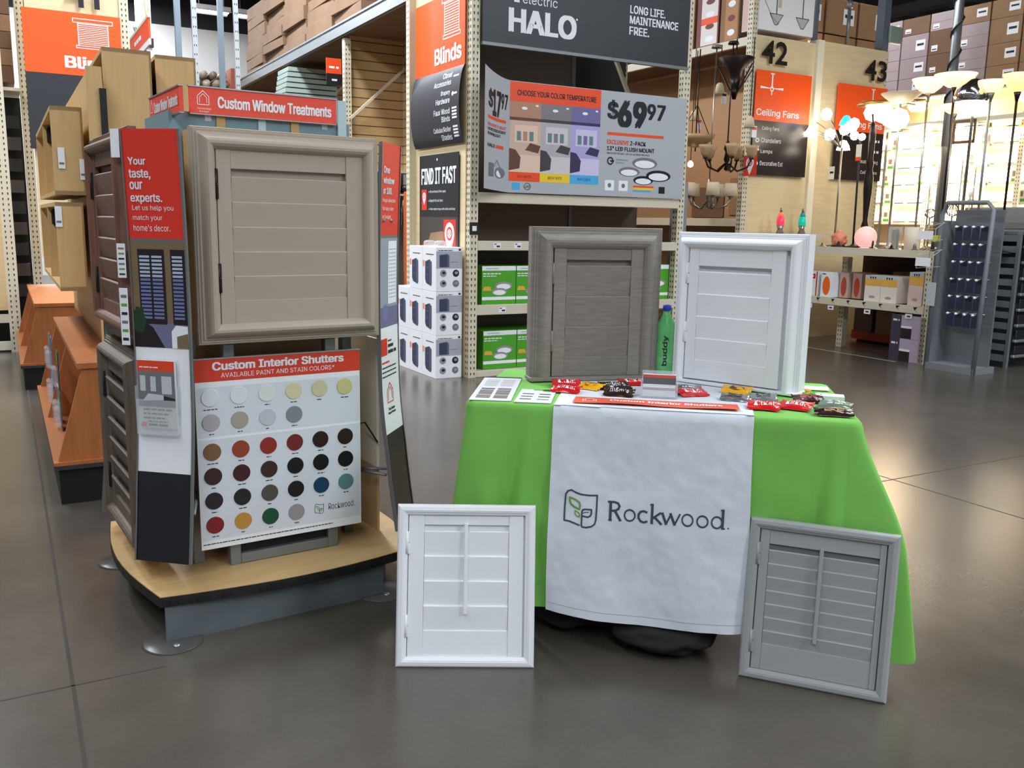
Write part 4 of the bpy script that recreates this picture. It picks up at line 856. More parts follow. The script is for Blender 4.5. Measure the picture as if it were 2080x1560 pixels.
# grey wire display and slatted units
t = store('pegboard_display', 'grey framed display hung with small dark blister packs', 'display rack', 7.70, 5.53, 0, True)
b = MB(); b.tube([(0, 0, 0), (.02, 0, 1.45), (.06, 0, 1.56), (.46, 0, 1.56), (.52, 0, 1.5), (.49, 0, 0)], .022, 8); b.build('tube_frame', C((118, 122, 128)), t)
b = MB(); b.box(.0, .5, -.02, .3, 0, .06, 0); b.box(.02, .5, .2, .22, .06, 1.5, 1); b.box(.02, .03, .0, .2, .06, 1.4, 1); b.build('pegboard', [C((120, 124, 128)), C((104, 106, 110))], t)
b = MB(); b.box(-.03, .06, -.05, -.045, .6, .82); bb = b.build('hang_card', C((176, 184, 186)), t); 
for k, z in enumerate((1.32, 1.07)):
    b = MB()
    for (a, c_) in (((-.12, -.12, z), (.05, 0, z + .06)), ((-.12, -.12, z - .12), (.05, 0, z - .1)), ((-.12, -.12, z), (-.12, -.12, z - .12)), ((-.12, .0, z + .05), (.05, 0, z + .06)), ((-.12, -.12, z), (-.12, 0, z + .05)), ((.05, -.12, z), (-.12, -.12, z)), ((.05, -.12, z), (.05, 0, z + .06)), ((.05, -.12, z), (.05, -.12, z - .12))): b.tube([a, c_], .003, 4)
    b.build('wire_basket', C((190, 190, 170)), t)
    b = MB(); b.box(-.13, .03, -.125, -.122, z - .1, z - .02); b.build('price_holder', 'white print', t)
b = MB(); b.box(-.05, .03, -.02, -.015, 1.2, 1.26); b.build('shelf_talker', C((200, 214, 40)), t)
rg = random.Random(8)
for r_ in range(6):
    for k in range(4):
        z = 1.36 - r_ * .16; x = .16 + k * .085
        t2 = west_thing('blister_pack', 'dark blister pack on the peg display, %s row down, %s from left' % (words_[r_], words_[k]), 'package', 7.70, 5.53 - x, z - .14, 'blister packs on the peg display')
        b = MB(); b.box(-.035, .035, .06, .064, 0, .13, 0); b.rect(-.03, .03, .085, .12, .059, 1); b.build('card', [C((34, 42, 66)), C((40, 50, 78) if (k + r_) % 3 else (20, 22, 28))], t2)
        b = MB(); b.tube([(0, .2, .125), (0, .02, .125)], .003, 5); b.lathe([(0, .11), (.014, .117), (.014, .128), (0, .136)], 0, .02, 8); b.build('peg_hook', 'white print', t2)
t = store('slatted_rack', 'dark grey slatted metal rack behind the peg display', 'rack', 8.41, 5.62, 0, True)
b = MB()
for z in [.06 + i * .105 for i in range(12)]: b.box(.03, .42, 0, .02, z, z + .062)
b.box(.0, .03, -.005, .03, 0, 1.31); b.box(.42, .45, -.005, .03, 0, 1.31); b.build('slatted_side', C((100, 106, 110)), t)
b = MB(); b.box(0, .45, .03, .5, 1.28, 1.31); b.box(0, .45, .4, .5, 0, 1.28); b.box(0, .03, .03, .4, 0, 1.28); b.build('body', C((84, 88, 92)), t)
b = MB()
for k in range(8): z = .1 + k * .15; b.box(.45, .49, .04, .48, z, z + .03, 0, .008)
b.build('wire_tray', 'galvanised', t)
b = MB()
for k in range(8): z = .13 + k * .15; b.box(.46, .48, .06, .46, z, z + .09, 0, .01)
b.build('tray_goods', 'black print', t)
t = store('slatted_rack', 'second grey rack top behind the slatted one at the right edge', 'rack', 9.16, 6.3, 0, True)
b = MB(); b.box(0, 1.2, 0, .6, 0, 1.56, 0, .01); b.build('body', C((108, 112, 116)), t); b = MB()
for k in range(9): b.box(.0, 1.2, -.012, 0, .1 + k * .155, .16 + k * .155)
b.build('slat', C((90, 94, 98)), t)
# bright lamp wall of aisle 44
t = store('lighting_display', 'tall cream shelving wall of lit lamps and boxes at far right', 'shelf', 12.0, 10.3, 0, True)
ZS = (1.42, 1.70, 1.97, 2.22, 2.50)
b = MB(); b.box(0, 4.2, .5, .53, 0, 3.3); b.build('back_panel', M('cream glow wall', (250, 226, 180), .7), t)
b = MB()
for z in ZS + (1.1, .8, .5, .2): b.box(0, 4.2, 0, .5, z - .03, z)
b.build('shelf', 'shelf beige', t)
b = MB(); b.box(0, 4.2, -.3, .5, 2.78, 2.84); b.box(0, 4.2, -.3, .5, 3.18, 3.24); b.build('canopy', 'cream', t)
for x in (.0, 1.38, 2.76): post(t, x, -.03, 0, 3.2)
for x in (.62, 2.3, 3.4):
    b = MB(); b.box(x, x + .04, -.02, 0, .5, 2.8); b.build('divider', 'nickel', t)
rg = random.Random(21); n_ = 0
for r_, z in enumerate(ZS):
    x = .08
    k = 0
    while x < 3.5:
        w = rg.choice((.2, .26, .32)); lit = (k % 3) != 2
        nm = 'lit_lamp_box' if lit else 'bulb_box'
        t2 = west_thing(nm, '%s on lamp wall, %s shelf from below, %s from its left' % ('lit display lamp' if lit else 'small bulb box', words_[r_], (words_ + ['ninth', 'tenth', 'eleventh', 'twelfth', 'thirteenth', 'fourteenth', 'fifteenth', 'sixteenth', 'seventeenth', 'eighteenth', 'nineteenth', 'twentieth'])[k]), 'lamp' if lit else 'box', 12.02, 10.3 - x, z + .001, 'lamps and boxes on the lamp wall')
        b = MB()
        if lit: 
            h = rg.choice((.15, .17, .19)); b.box(0, w, 0, .3, .02, h, 0, .02); b.build('diffuser', 'lamp glow' if k % 2 else 'lamp white', t2); b = MB(); b.box(.02, w - .02, .02, .28, 0, .02); b.build('base', 'nickel', t2)
        else:
            w = .12; b.box(0, w, 0, .3, 0, .17, 0, .002); b.build('carton', 'cream', t2); b = MB(); b.rect(.01, w - .01, .01, .05, -.001, 0); b.rect(.02, w - .04, .08, .15, -.001, 1); b.build('printed_face', [C((80, 150, 60)), C((130, 110, 100))], t2)
        x += w + .03; k += 1
for k, (x, z, w, h) in enumerate(((.5, 2.62, .2, .05), (1.0, 2.66, .3, .07), (1.55, 2.64, .24, .06), (2.2, 2.66, .3, .06), (2.75, 2.6, .2, .08), (3.3, 2.66, .3, .06), (1.25, 3.02, .3, .12), (2.05, 3.0, .34, .14), (2.9, 3.0, .3, .12))):
    t2 = west_thing('flush_light', 'lit flush ceiling light under the lamp wall canopy, %s from the left' % (words_ + ['ninth'])[k], 'light', 11.85, 10.3 - x, z, 'flush lights under the canopy')
    b = MB(); b.lathe([(0, 0), (w * .35, .005), (w * .5, h * .5), (w * .48, h), (0, h)], 0, 0, 24); b.build('diffuser', 'lamp white', t2); b = MB(); b.lathe([(w * .5, h), (w * .5, h + .02), (0, h + .02)], 0, 0, 24); b.build('pan', 'nickel' if k % 2 else 'brass', t2)
    b = MB(); b.tube([(0, 0, h + .02), (0, 0, (2.78 if z < 2.8 else 3.18) - z)], .008, 5); b.build('stem', 'nickel', t2)
t2 = west_thing('square_light', 'square chrome framed ceiling light panel in the lamp wall', 'light', 11.7, 8.35, 2.5)
b = MB()
for (x0, x1, z0, z1) in ((0, .35, 0, .04), (0, .35, .28, .32), (0, .04, 0, .32), (.31, .35, 0, .32)): b.box(x0, x1, 0, .03, z0, z1)
b.build('frame', 'chrome', t2)
# cartons above the lamp wall
rg = random.Random(31); n_ = 0
cm = [('kraft', 2), ('kraft dark', 1), (C((92, 48, 56)), 2), (C((168, 150, 150)), 1), (C((160, 142, 144)), 2), ('kraft dark', 1), (C((164, 148, 148)), 1), ('kraft', 2)]
for col_ in range(9):
    x = -.9 + col_ * .46; lev = 0; z = 3.245
    while z < (3.9 if col_ < 3 else 4.2) and lev < 6:
        h = .24 + .04 * ((col_ * 3 + lev) % 3); mt, art = cm[(col_ + (lev // 3)) % 8] if col_ > 1 else cm[col_ % 2]
        carton('stored_carton', '%s carton above the lamp wall, column %s, layer %s up' % ('pinkish' if not isinstance(mt, str) else 'brown', (words_ + ['ninth'])[col_], words_[lev]), 'box', S(11.75, 10.3 - x, z), TH - math.pi / 2, .44, .5, h, 'cartons above the lamp wall', mt, art)
        z += h + .002; lev += 1
b = MB(); b.box(-.9, 4.2, -.3, .55, 3.2, 3.243); b.build('top_deck', 'kraft dark', t)
t = store('rack_pole', 'dark wrapped pole between the cartons above the lamp wall', 'pole', 11.3, 8.15, 0); b = MB(); b.tube([(0, 0, 0), (0, 0, 5.5)], .06, 10); b.build('pole', 'grey metal', t)
b = MB(); b.tube([(0.07 * math.cos(i * .9), .07 * math.sin(i * .9), 2.9 + i * .06) for i in range(40)], .016, 5); b.build('cable', 'black', t)
t = store('cove_fascia', 'dark fascia beam across the store above the upper cartons', 'beam', 10, 14)
b = MB(); b.box(0, 9, 0, .2, 5.3, 5.6); b.build('beam', C((92, 70, 62)), t)

# ================================================================ shutters
def shutter(name, label, loc, rz, W_, H_, prof, inner, louv, n, mt, hinge, rx=0.0, rod=None, three=False, depth=.06, sill=0.0, grain=None, back='kraft', hz=(.22, .78), group=None, op=0.0, bd=None):
    t = thing(name, label, 'shutter', loc, rz, group, rx=rx)
    x0, x1, z0, z1 = inner; lx0, lx1, lz0, lz1 = louv; gr = grain or mt
    b = MB(); b.ring(0, W_, 0 if not three else sill * .2, H_, [(0, depth)] + list(prof) + [(prof[-1][0], .03)], 0, three)
    if three: b.box(-.004, W_ + .004, -.004, depth, 0, max(sill, .004), 0, .002)
    b.build('frame', mt, t)
    b = MB(); b.box(.009, W_ - .009, .034, bd or depth - .002, .009, H_ - .006); b.build('back_board', back, t)
    b = MB(); b.box(x0 - .004, x1 + .004, .0325, .0338, z0 - .004, z1 + .004); b.build('rear_liner', mt, t)
    g = .0025; p_ = bpy.data.objects.new('door_panel', None); COL.objects.link(p_); p_.parent = t
    b = MB(); b.box(x0 + g, lx0, .014, .032, z0 + g, z1 - g, 0, .0012); b.build('stile', mt, p_)
    b = MB(); b.box(lx1, x1 - g, .014, .032, z0 + g, z1 - g, 0, .0012); b.build('stile', mt, p_)
    b = MB(); b.box(lx0, lx1, .0165, .032, lz1, z1 - g, 0, .001); b.build('top_rail', gr, p_)
    b = MB(); b.box(lx0, lx1, .0165, .032, z0 + g, lz0, 0, .001); b.build('bottom_rail', gr, p_)
    rec = .022 * (louv[3] - louv[2]) / .38; pit_ = (lz1 - rec - lz0) / n
    for k in range(n):
        zb = lz0 + k * pit_; zt = zb + pit_
        b = MB(); ys = (.0135 - op, .0205 + op, .0265, .026)
        pts = [(ys[0] + .001, zt - .0005), (ys[0], zt - .0022), (ys[1], zb - .006), (ys[1] + .004, zb - .008), (ys[0] + .007, zt + .0006 + op * .6), (ys[0] + .0035, zt + .0008)]
        vs = [(lx0 + .001, y, max(z, lz0 - .0)) for y, z in pts] + [(lx1 - .001, y, max(z, lz0 - .0)) for y, z in pts]; m_ = len(pts)
        b.add(vs, [list(range(m_)), list(range(2 * m_ - 1, m_ - 1, -1))] + [(i, (i + 1) % m_, (i + 1) % m_ + m_, i + m_) for i in range(m_)])
        b.build('louver', gr, p_)
    if rod:
        b = MB(); b.box(rod[0] - .0055, rod[0] + .0055, .001, .012, rod[1], rod[2], 0, .002)
        for k in range(n): b.box(rod[0] - .002, rod[0] + .002, .011, .018, lz0 + (k + .8) * pit_, lz0 + (k + .8) * pit_ + .004)
        b.build('tilt_rod', mt, t)
    for hz_ in hz:
        hh = .075 * H_ / .55; zc = z0 + (z1 - z0) * hz_
        b = MB(); b.box(x0 - .009, x0 + .006, .0085, .016, zc - hh / 2, zc - .001, 0, .001); b.box(x0 - .009, x0 + .006, .0085, .016, zc + .001, zc + hh / 2, 0, .001); b.tube([(x0 - .002, .009, zc - hh / 2), (x0 - .002, .009, zc + hh / 2)], .004, 8)
        b.build('hinge', hinge, t)
    return t
def deco_old(w, k=1.0): # stepped casing rising towards a round inner bead
    P = [(0, .034), (0, .030), (.05, .027), (.09, .0285), (.12, .0255), (.3, .0205), (.33, .022), (.36, .018), (.46, .011), (.52, .0035), (.6, -.0025), (.7, -.0045), (.8, -.002), (.86, .004), (.9, .0095), (1, .0115)]
    return [(a * w, y * k) for a, y in P]
def deco(w, k=1.0):
    P = [(0, .034), (0, .030), (.04, .027), (.1, .0275), (.12, .024), (.22, .0245), (.25, .020), (.34, .0195), (.38, .014), (.44, .006), (.52, -.0005), (.62, -.0045), (.74, -.0045), (.86, -.0005), (.95, .006), (1, .0115)]
    return [(a * w, y * k) for a, y in P]
def flatp(w):
    P = [(0, .026), (.0, .012), (.1, .006), (.22, .0035), (.55, .002), (.6, .0035), (.68, .0035), (.74, .006), (.95, .0085), (1, .0105)]
    return [(a * w, y) for a, y in P]

# ================================================================ kiosk
K0 = Vector((-1.0525, 2.5905, 0)); KA = R(33.6)
def kloc(x, y, z=0): return K0 + Vector((math.cos(KA) * x - math.sin(KA) * y, math.sin(KA) * x + math.cos(KA) * y, z))
kt = thing('display_kiosk', 'four-sided sample kiosk on a wooden platform with orange and white panels', 'display stand', K0, KA)
def bulge(n=10):
    c = [(0, 0), (.87, 0), (.87, .82), (0, .82)]; o = []
    for k in range(4):
        a, b_ = Vector(c[k]), Vector(c[(k + 1) % 4]); d = b_ - a; nn = Vector((d.y, -d.x)).normalized()
        for i in range(n):
            q = i / n; p = a + d * q + nn * .05 * math.sin(math.pi * q) - nn * .0 ; o.append((p.x, p.y))
    return [(x - .011 if x < .1 else x, y) for x, y in o]
bp = bulge()
b = MB(); b.prism(bp, .139, .1545, 0); b.build('platform_top', 'maple', kt)
ex = [((x - .435) * 1.004 + .435, (y - .41) * 1.004 + .41) for x, y in bp]
b = MB(); n = len(ex); vs = [(x, y, .121) for x, y in ex] + [(x, y, .153) for x, y in ex]; b.add(vs, [(i, (i + 1) % n, (i + 1) % n + n, i + n) for i in range(n)])
b.prism([((x - .435) * .998 + .435, (y - .41) * .998 + .41) for x, y in bp], .121, .138)
rg = random.Random(6)
for k in range(26):   # chipped tape along the front edge
    q = rg.uniform(.02, .98); i = int(q * 10); x, y = ex[i]; x2, y2 = ex[i + 1]; f_ = q * 10 - i
    px, py = x + (x2 - x) * f_, y + (y2 - y) * f_
    b.box(px - .012, px + rg.uniform(.01, .04), py - .003, py + .001, .121 + rg.uniform(0, .01), .134 + rg.uniform(0, .012), 1)
b.build('edge_band', [M('edge tape', (34, 28, 26), .6, var=.4, scale=60), 'black'], kt)
sk = [(.0, .0), (.735, .0), (.735, .06), (.80, .12), (.80, .7), (.735, .82), (.0, .82), (.0, .78), (.075, .68), (.075, .14), (.03, .05)]
b = MB(); b.prism(sk, 0.0, .122); b.build('skirt', M('skirt grey', (100, 108, 112), .42, var=.12, scale=6), kt)
for x, y in ((.02, -.0), (.02, .79), (.735, .02), (.735, .79)):
    b = MB(); b.lathe([(.088, 0), (.09, .003), (.086, .006), (.02, .007), (0, .007)], x, y, 32); b.lathe([(.012, .007), (.01, .012), (0, .013)], x, y - .045, 10, 1); b.build('foot_disc', [M('disc', (96, 92, 88), .25, alpha=.45), 'galvanised'], kt)
def kpost(x, y, z0, z1, w=.036):
    b = MB(); b.box(x - w / 2, x + w / 2, y - w / 2, y + w / 2, z0, z1, 0, .002); b.build('frame_post', 'grey metal', kt)
for x, y, z1 in ((.265, .165, .90), (.61, .165, .90), (.165, .24, 1.56), (.72, .28, 1.56), (.165, .6, 1.56), (.72, .6, 1.56)): kpost(x, y, .1545, z1)
for z in (.156, .56):
    b = MB(); b.box(.283, .592, .147, .183, z, z + .034, 0, .002); b.build('cross_bar', 'grey metal', kt)
b = MB(); b.box(.283, .592, .168, .172, .19, .56); b.build('mesh_plate', 'black', kt)
b = MB(); b.box(.23, .68, .3, .56, .156, 1.58); b.build('core_box', M('core tan', (150, 124, 92), .7), kt)
b = MB(); b.box(.815, .825, .22, .60, .40, .88, 0); b.box(.815, .825, .22, .60, .156, .40, 1); b.build('side_board', ['cream', 'maple'], kt)
b = MB(); b.tube([(.72, .22, .57), (.76, .2, .58), (.81, .2, .5)], .003, 6); b.build('cable', 'black', kt)
# top box, headers
b = MB(); b.box(.14, .74, .26, .60, 1.56, 1.625, 0)
for x in (.285, .53): b.box(x, x + .028, .255, .261, 1.56, 1.625, 1)
b.box(.42, .445, .255, .261, 1.56, 1.623, 2); b.box(.695, .725, .25, .27, 1.56, 1.70, 2); b.build('top_box', [C((112, 142, 154)), C((186, 152, 96)), C((176, 200, 208))], kt)
def logo_home(b, cx, cz, s, y, m, w=.06):
    b.line([(cx - s * .42, cz - s * .45), (cx - s * .42, cz + s * .15), (cx, cz + s * .55), (cx + s * .42, cz + s * .15), (cx + s * .42, cz - s * .45)], s * w, y, m, True)
    b.line([(cx - s * .26, cz - s * .3), (cx - s * .26, cz + s * .08), (cx, cz + s * .33), (cx + s * .26, cz + s * .08), (cx + s * .26, cz - s * .3)], s * w * .8, y, m)
def header(x0, x1, z0, z1, yy, M4, nm, txts):
    b = MB(); b.T = M4; b.box(x0, x1, yy, yy + .012, z0, z1); h = b.build('header_sign', [C((226, 74, 52))], kt)
    b = MB(); b.T = M4; b.box(x0 - .003, x1 + .003, yy - .003, yy + .014, z1, z1 + .004); b.box(x0, x1, yy - .002, yy + .013, z0 - .003, z0); b.build('sign_rail', 'galvanised', h)
    b = MB(); b.T = M4
    w = x1 - x0; logo_home(b, x0 + w * .085, z0 + .047, .042, yy - .001, 0, .05); b.text('The Home Depot', x0 + w * .045, x0 + w * .135, z0 + .012, z0 + .019, yy - .001, 0); b.text('Design', x0 + w * .06, x0 + w * .12, z0 + .004, z0 + .01, yy - .001, 0)
    b.text(txts, x0 + w * .18, x1 - w * .04, z0 + .022, z0 + .056, yy - .001, 0, .03); b.build('lettering', 'white print', h)
header(.202, .687, 1.620, 1.700, .246, Matrix(), 'f', 'Custom Window Treatments')
ML = Matrix.Translation((.15, 0, 0)) @ Matrix.Rotation(-math.pi / 2, 4, 'Z')   # local x -> -y
header(-.562, -.16, 1.612, 1.687, 0, ML, 'l', 'Custom Window Treatments')
for x, y in ((.25, .255), (.64, .255)):
    b = MB(); b.box(x, x + .02, y + .004, y + .016, 1.6, 1.63); b.build('sign_clip', 'galvanised', kt)
# colour board
b = MB(); b.box(.150, .709, .126, .134, .232, .860, 0); b.box(.148, .711, .124, .136, .858, .862, 2); b.rect(.150, .709, .786, .858, .1255, 1); b.rect(.153, .706, .262, .768, .1256, 3); b.rect(.150, .709, .598, .606, .1254, 0)
bd = b.build('colour_board', ['white print', C((214, 58, 34)), 'galvanised', C((214, 218, 226))], kt)
b = MB(); b.text('Custom Interior Shutters', .207, .648, .822, .848, .125, 0, .03); b.text('AVAILABLE PAINT AND STAIN COLORS*', .232, .616, .797, .812, .125, 0)
rg = random.Random(1)
rowz = (.735, .654, .557, .476, .394, .312); colx = (.195, .287, .379, .470, .561, .652)
sw = [[(222, 226, 232), (224, 226, 230), (222, 224, 222), (214, 208, 170), (206, 198, 164), (200, 196, 140)], [(176, 170, 174), (168, 160, 146), (192, 196, 206), (130, 136, 144)],
      [(124, 92, 58), (150, 62, 38), (142, 44, 34), (116, 36, 36), (44, 20, 18), (40, 22, 18)], [(62, 28, 30), (64, 24, 28), (56, 38, 32), (22, 22, 24), (20, 18, 20), (14, 14, 18)],
      [(40, 30, 34), (30, 30, 34), (84, 76, 70), (30, 26, 26), (20, 62, 92), (86, 130, 132)], [(128, 26, 36), (190, 140, 62), (30, 78, 52), (150, 146, 148)]]
lab = [['DESIGNER WHITE', 'SILK WHITE', 'PEARL', 'VANILLA', 'BISQUE', 'PARCHMENT'], ['LINEN', 'KHAKI', 'MIST', 'PEWTER'], ['NATURAL OAK', 'CHERRY', 'CEDAR', 'REDWOOD', 'WALNUT', 'COCOA'], ['RUBY', 'MAHOGANY', 'CHESTNUT', 'EBONY', 'ESPRESSO', 'BLACK'], ['RAISIN', 'GRAPHITE', 'SMOKE', 'ONYX', 'MARINE', 'LAGOON'], ['CRIMSON', 'HONEY', 'PINE', 'STONE']]
for r_, cs in enumerate(sw):
    for c_, cl in enumerate(cs):
        n_l = .0016 * len(lab[r_][c_]); b.dash(colx[c_] - n_l, colx[c_] + n_l, rowz[r_] - .041, rowz[r_] - .0365, .1252, 1)
b.dash(.155, .60, .247, .2515, .1252, 1)
b.text('Rockwood.', .586, .684, .30, .323, .1252, 1); 
def rock_logo(b, x, z, h, y, m, mg, w=.05):
    P = lambda a, c: (x + a * h, z + c * h); s = h * w
    b.line([P(.42, .03), P(.3, .07), P(.15, .12), P(0, .14), P(.0, .5), P(.02, .88), P(.08, .97), P(.17, 1.0), P(.3, .93), P(.45, .885), P(.65, .87), P(.88, .88), P(.88, .5), P(.87, .2), P(.84, .08), P(.76, .015), P(.62, -.02), P(.5, -.01), P(.48, .03), P(.48, .4), P(.5, .46), P(.56, .48), P(.74, .48), P(.74, .36), P(.71, .3), P(.65, .27), P(.5, .29)], s, y, m)
    b.line([P(.5, .36), P(.56, .4), P(.66, .41)], s * .5, y, m)
    b.line([P(.13, .79), P(.28, .74), P(.4, .66), P(.42, .58), P(.41, .47), P(.28, .52), P(.17, .6), P(.14, .68)], s * 1.1, y, mg, True)
    b.line([P(.29, .42), P(.38, .38), P(.41, .35), P(.41, .26), P(.33, .28), P(.29, .33)], s * .7, y, mg, True)
rock_logo(b, .536, .292, .036, .1252, 1, 2)
b.build('lettering', ['white print', M('ink', (40, 42, 50), .5), M('leaf green', (104, 160, 60), .5)], bd)
for r_, cs in enumerate(sw):
    for c_, cl in enumerate(cs):
        b = MB(); b.T = Matrix.Translation((colx[c_], .1255, rowz[r_])) @ Matrix.Rotation(math.pi / 2, 4, 'X')
        b.lathe([(.0285, -.001), (.0285, .0015), (.0275, .0025), (0, .0025)], 0, 0, 32, 0, False); b.build('colour_swatch', M('swatch %d %d' % (r_, c_), cl, .35), bd)
# curved corner panels
def fz(z):                                   # outward bow, foot kicks out
    q = (1.55 - z) / 1.33
    return -.014 * math.sin(math.pi * min(1, q / .8)) + .045 * max(0, q - .62) ** 1.6 / .2
def corner_panel(px, py, ang, w, zt, zb, kind):
    MP = Matrix.Translation((px, py, 0)) @ Matrix.Rotation(ang, 4, 'Z')
    def mk(): 
        q = MB(); q.warp = lambda p: MP @ Vector((p.x, p.y - fz(p.z), p.z)); return q
    b = mk()
    for z1, z0, m in ((zt, zt - .31, 0), (zt - .31, zt - .32, 3), (zt - .32, zt - .63, 4 if kind else 5), (zt - .63, zt - 1.01, 1), (zt - 1.01, zb, 2)):
        b.rect(0, w, z0, z1, 0, m, 4, max(1, int((z1 - z0) / .03)))
    b.rect(0, w, zb, zt, .008, 3, 1, 40)
    for x in (0, w): b.grid(lambda a, c: (x + (-.002 if x == 0 else .002) * 0, -.003 + .014 * a, zb + (zt - zb) * c), 1, 40, 3)
    b.grid(lambda a, c: (w * a, .008 * c, zb), 4, 1, 3); b.grid(lambda a, c: (w * a, .008 * c, zt), 4, 1, 3)
    b.grid(lambda a, c: (w - .004 + .006 * a, -.003, zb + (zt - zb) * c), 1, 40, 3); b.grid(lambda a, c: (-.002 + .005 * a, -.003, zb + (zt - zb) * c), 1, 40, 3)
    if kind == 0:   # picture of dark shuttered windows
        pb = zt - .63; pt = zt - .32; y = -.0008
        b.rect(0, w, pb, pb + .075, y, 6, 3, 2); b.poly([(0, pb), (w * .55, pb), (w * .35, pb + .06), (0, pb + .1)], y - .0002, 7)
        for x0, x1 in ((.026, .112), (.132, .181)):
            b.rect(x0, x1, pb + .07, pt - .02, y - .0003, 7, 1, 8)
            h_ = (x1 - x0 - .012) / (2 if x1 - x0 > .05 else 1)
            for q in range(2 if x1 - x0 > .05 else 1):
                for k in range(17):
                    zz = pt - .045 - k * .0112; b.rect(x0 + .005 + q * (h_ + .003), x0 + .004 + q * (h_ + .003) + h_ - .003, zz, zz + .0065, y - .0007, 8 if k < 6 else 9)
        for k in range(16): b.ell(.02 + .012 * math.sin(k * 2.3), pb + .05 + k * .004, .014, .008, y - .001, 10, 8, k)
        b.poly([(.125, pb), (.125, pb + .05), (.14, pb + .068), (.178, pb + .066), (.18, pb)], y - .001, 1); b.poly([(.142, pb), (.142, pb + .035), (.178, pb + .045), (.18, pb)], y - .0013, 5)
    elif kind == 1:
        pb = zt - .63; pt = zt - .32; b.rect(w * .45, w * .9, pb + .08, pt - .01, -.0008, 1, 1, 8); b.rect(0, w, pb, pb + .07, -.0009, 6, 1, 3); b.ell(w * .3, pb + .05, .03, .03, -.0012, 9, 14)
        for k in range(14): zz = pb + .1 + k * .013; b.rect(w * .48, w * .87, zz, zz + .004, -.0012, 8)
    p = b.build('graphic_panel', [C((222, 54, 40)), 'white print', 'black print', 'grey metal', C((150, 160, 176)), C((124, 104, 78)), C((112, 112, 146)), C((34, 24, 30)), C((176, 190, 214)), C((110, 122, 168)), C((34, 62, 38))], kt)
    b = mk(); y = -.0014
    if kind == 0:
        for k, (s_, wd) in enumerate((('Your', .055), ('taste,', .068), ('our', .04), ('experts.', .1))): b.text(s_, .018, .018 + wd, zt - .098 - k * .037, None, y, 0, .02) if False else b.text(s_, .018, .018 + wd, zt - .1 - k * .0345 - (.007 if s_[-1] in ',.' and s_[0] in 'te' else 0), zt - .079 - k * .0345, y, 0, .02)
        for k, (s_, wd) in enumerate((('Let us help you', .132), ('match your', .095), ("home's decor.", .118))): b.text(s_, .02, .02 + wd, zt - .232 - k * .028, zt - .214 - k * .028, y, 0)
    else:
        for k, (s_, wd) in enumerate((('One', .06), ('window', .11), ('or 100.', .09))): b.text(s_, .02, .02 + wd, zt - .1 - k * .035, zt - .078 - k * .035, y, 0, .02)
        for k, (s_, wd) in enumerate((('Huge selection', .13), ('for any size', .11), ('or budget.', .09))): b.text(s_, .02, .02 + wd, zt - .2 - k * .028, zt - .184 - k * .028, y, 0)
        z = zt - .70; b.poly([(.01, z - .03), (.07, z - .03), (.07, z + .03), (.01, z + .03)], y, 1)
        b.dash(.08, .12, z + .015, z + .023, y, 2); b.dash(.08, .14, z - .007, z + .009, y, 2); b.dash(.08, .165, z - .029, z - .012, y, 2)
        b.dash(.015, .09, z - .06, z - .051, y, 1)
        for k in range(3): b.dash(.015, .16, z - .077 - k * .016, z - .070 - k * .016, y, 2)
        logo_home(b, .085, z - .17, .07, y, 1, .05); b.text('The Home', .055, .12, z - .23, z - .22, y, 2, .02); b.text('Depot Design', .05, .125, z - .245, z - .235, y, 2, .02)
    b.build('lettering', ['white print', 'red print', 'ink'], p)
    return MP
PW = .184
MP = corner_panel(-.032, .102, R(-45), PW, 1.545, .262, 0)
corner_panel(.783, .088, R(45), PW + .01, 1.56, .20, 1)
corner_panel(.87, .70, R(135), PW, 1.55, .22, 2); corner_panel(.11, .83, R(-135), PW, 1.55, .22, 2)
for p_, q_ in (((.0, .13), (.165, .24)), ((.10, .0), (.17, .24)), ((.86, .17), (.72, .26)), ((.80, .11), (.72, .26))):
    b = MB()
    for z in (.4, 1.3): b.tube([(p_[0], p_[1], z), (q_[0], q_[1], z)], .006, 6)
    b.build('bracket', 'grey metal', kt)
# brochure holder and brochures on the left panel
KP = thing('brochure_stack', 'orange topped brochures in a clear holder on the left kiosk panel', 'brochures', kloc(-.032, .102), KA + R(-45))
b = MB(); y = -fz(.77); b.box(.016, .138, y - .016, y - .006, .672, .878, 0); b.build('paper', C((224, 222, 216)), KP)
b = MB(); yy = y - .0168
b.rect(.016, .138, .846, .878, yy, 0); b.rect(.016, .138, .738, .846, yy, 1); b.rect(.024, .042, .785, .832, yy - .0004, 2); b.rect(.058, .076, .785, .83, yy - .0004, 2); b.rect(.095, .128, .778, .832, yy - .0004, 2); b.poly([(.016, .738), (.138, .738), (.138, .765), (.09, .775), (.016, .752)], yy - .0006, 3); b.poly([(.03, .755), (.1, .76), (.1, .775), (.05, .778)], yy - .0008, 2)
b.dash(.024, .085, .855, .86, yy - .0005, 5)
for k, s_ in enumerate(('The home of the', 'professional installation', 'window shutters')): b.dash(.03, .125 - .012 * k, .726 - k * .013, .733 - k * .013, yy - .0005, 4)
b.dash(.045, .11, .69, .695, yy - .0005, 4); b.rect(.022, .04, .676, .69, yy - .0005, 0); b.dash(.046, .11, .678, .687, yy - .0005, 4)
b.build('printed_cover', [C((226, 70, 40)), C((118, 116, 120)), C((196, 200, 206)), C((44, 42, 48)), 'ink', 'white print'], KP)
b = MB(); b.box(.012, .144, y - .024, y - .022, .655, .76); b.box(.012, .144, y - .024, y - .002, .652, .656); b.box(.010, .012, y - .024, y - .002, .655, .8); b.box(.144, .146, y - .024, y - .002, .655, .8); b.box(.012, .144, y - .004, y - .002, .655, .88)
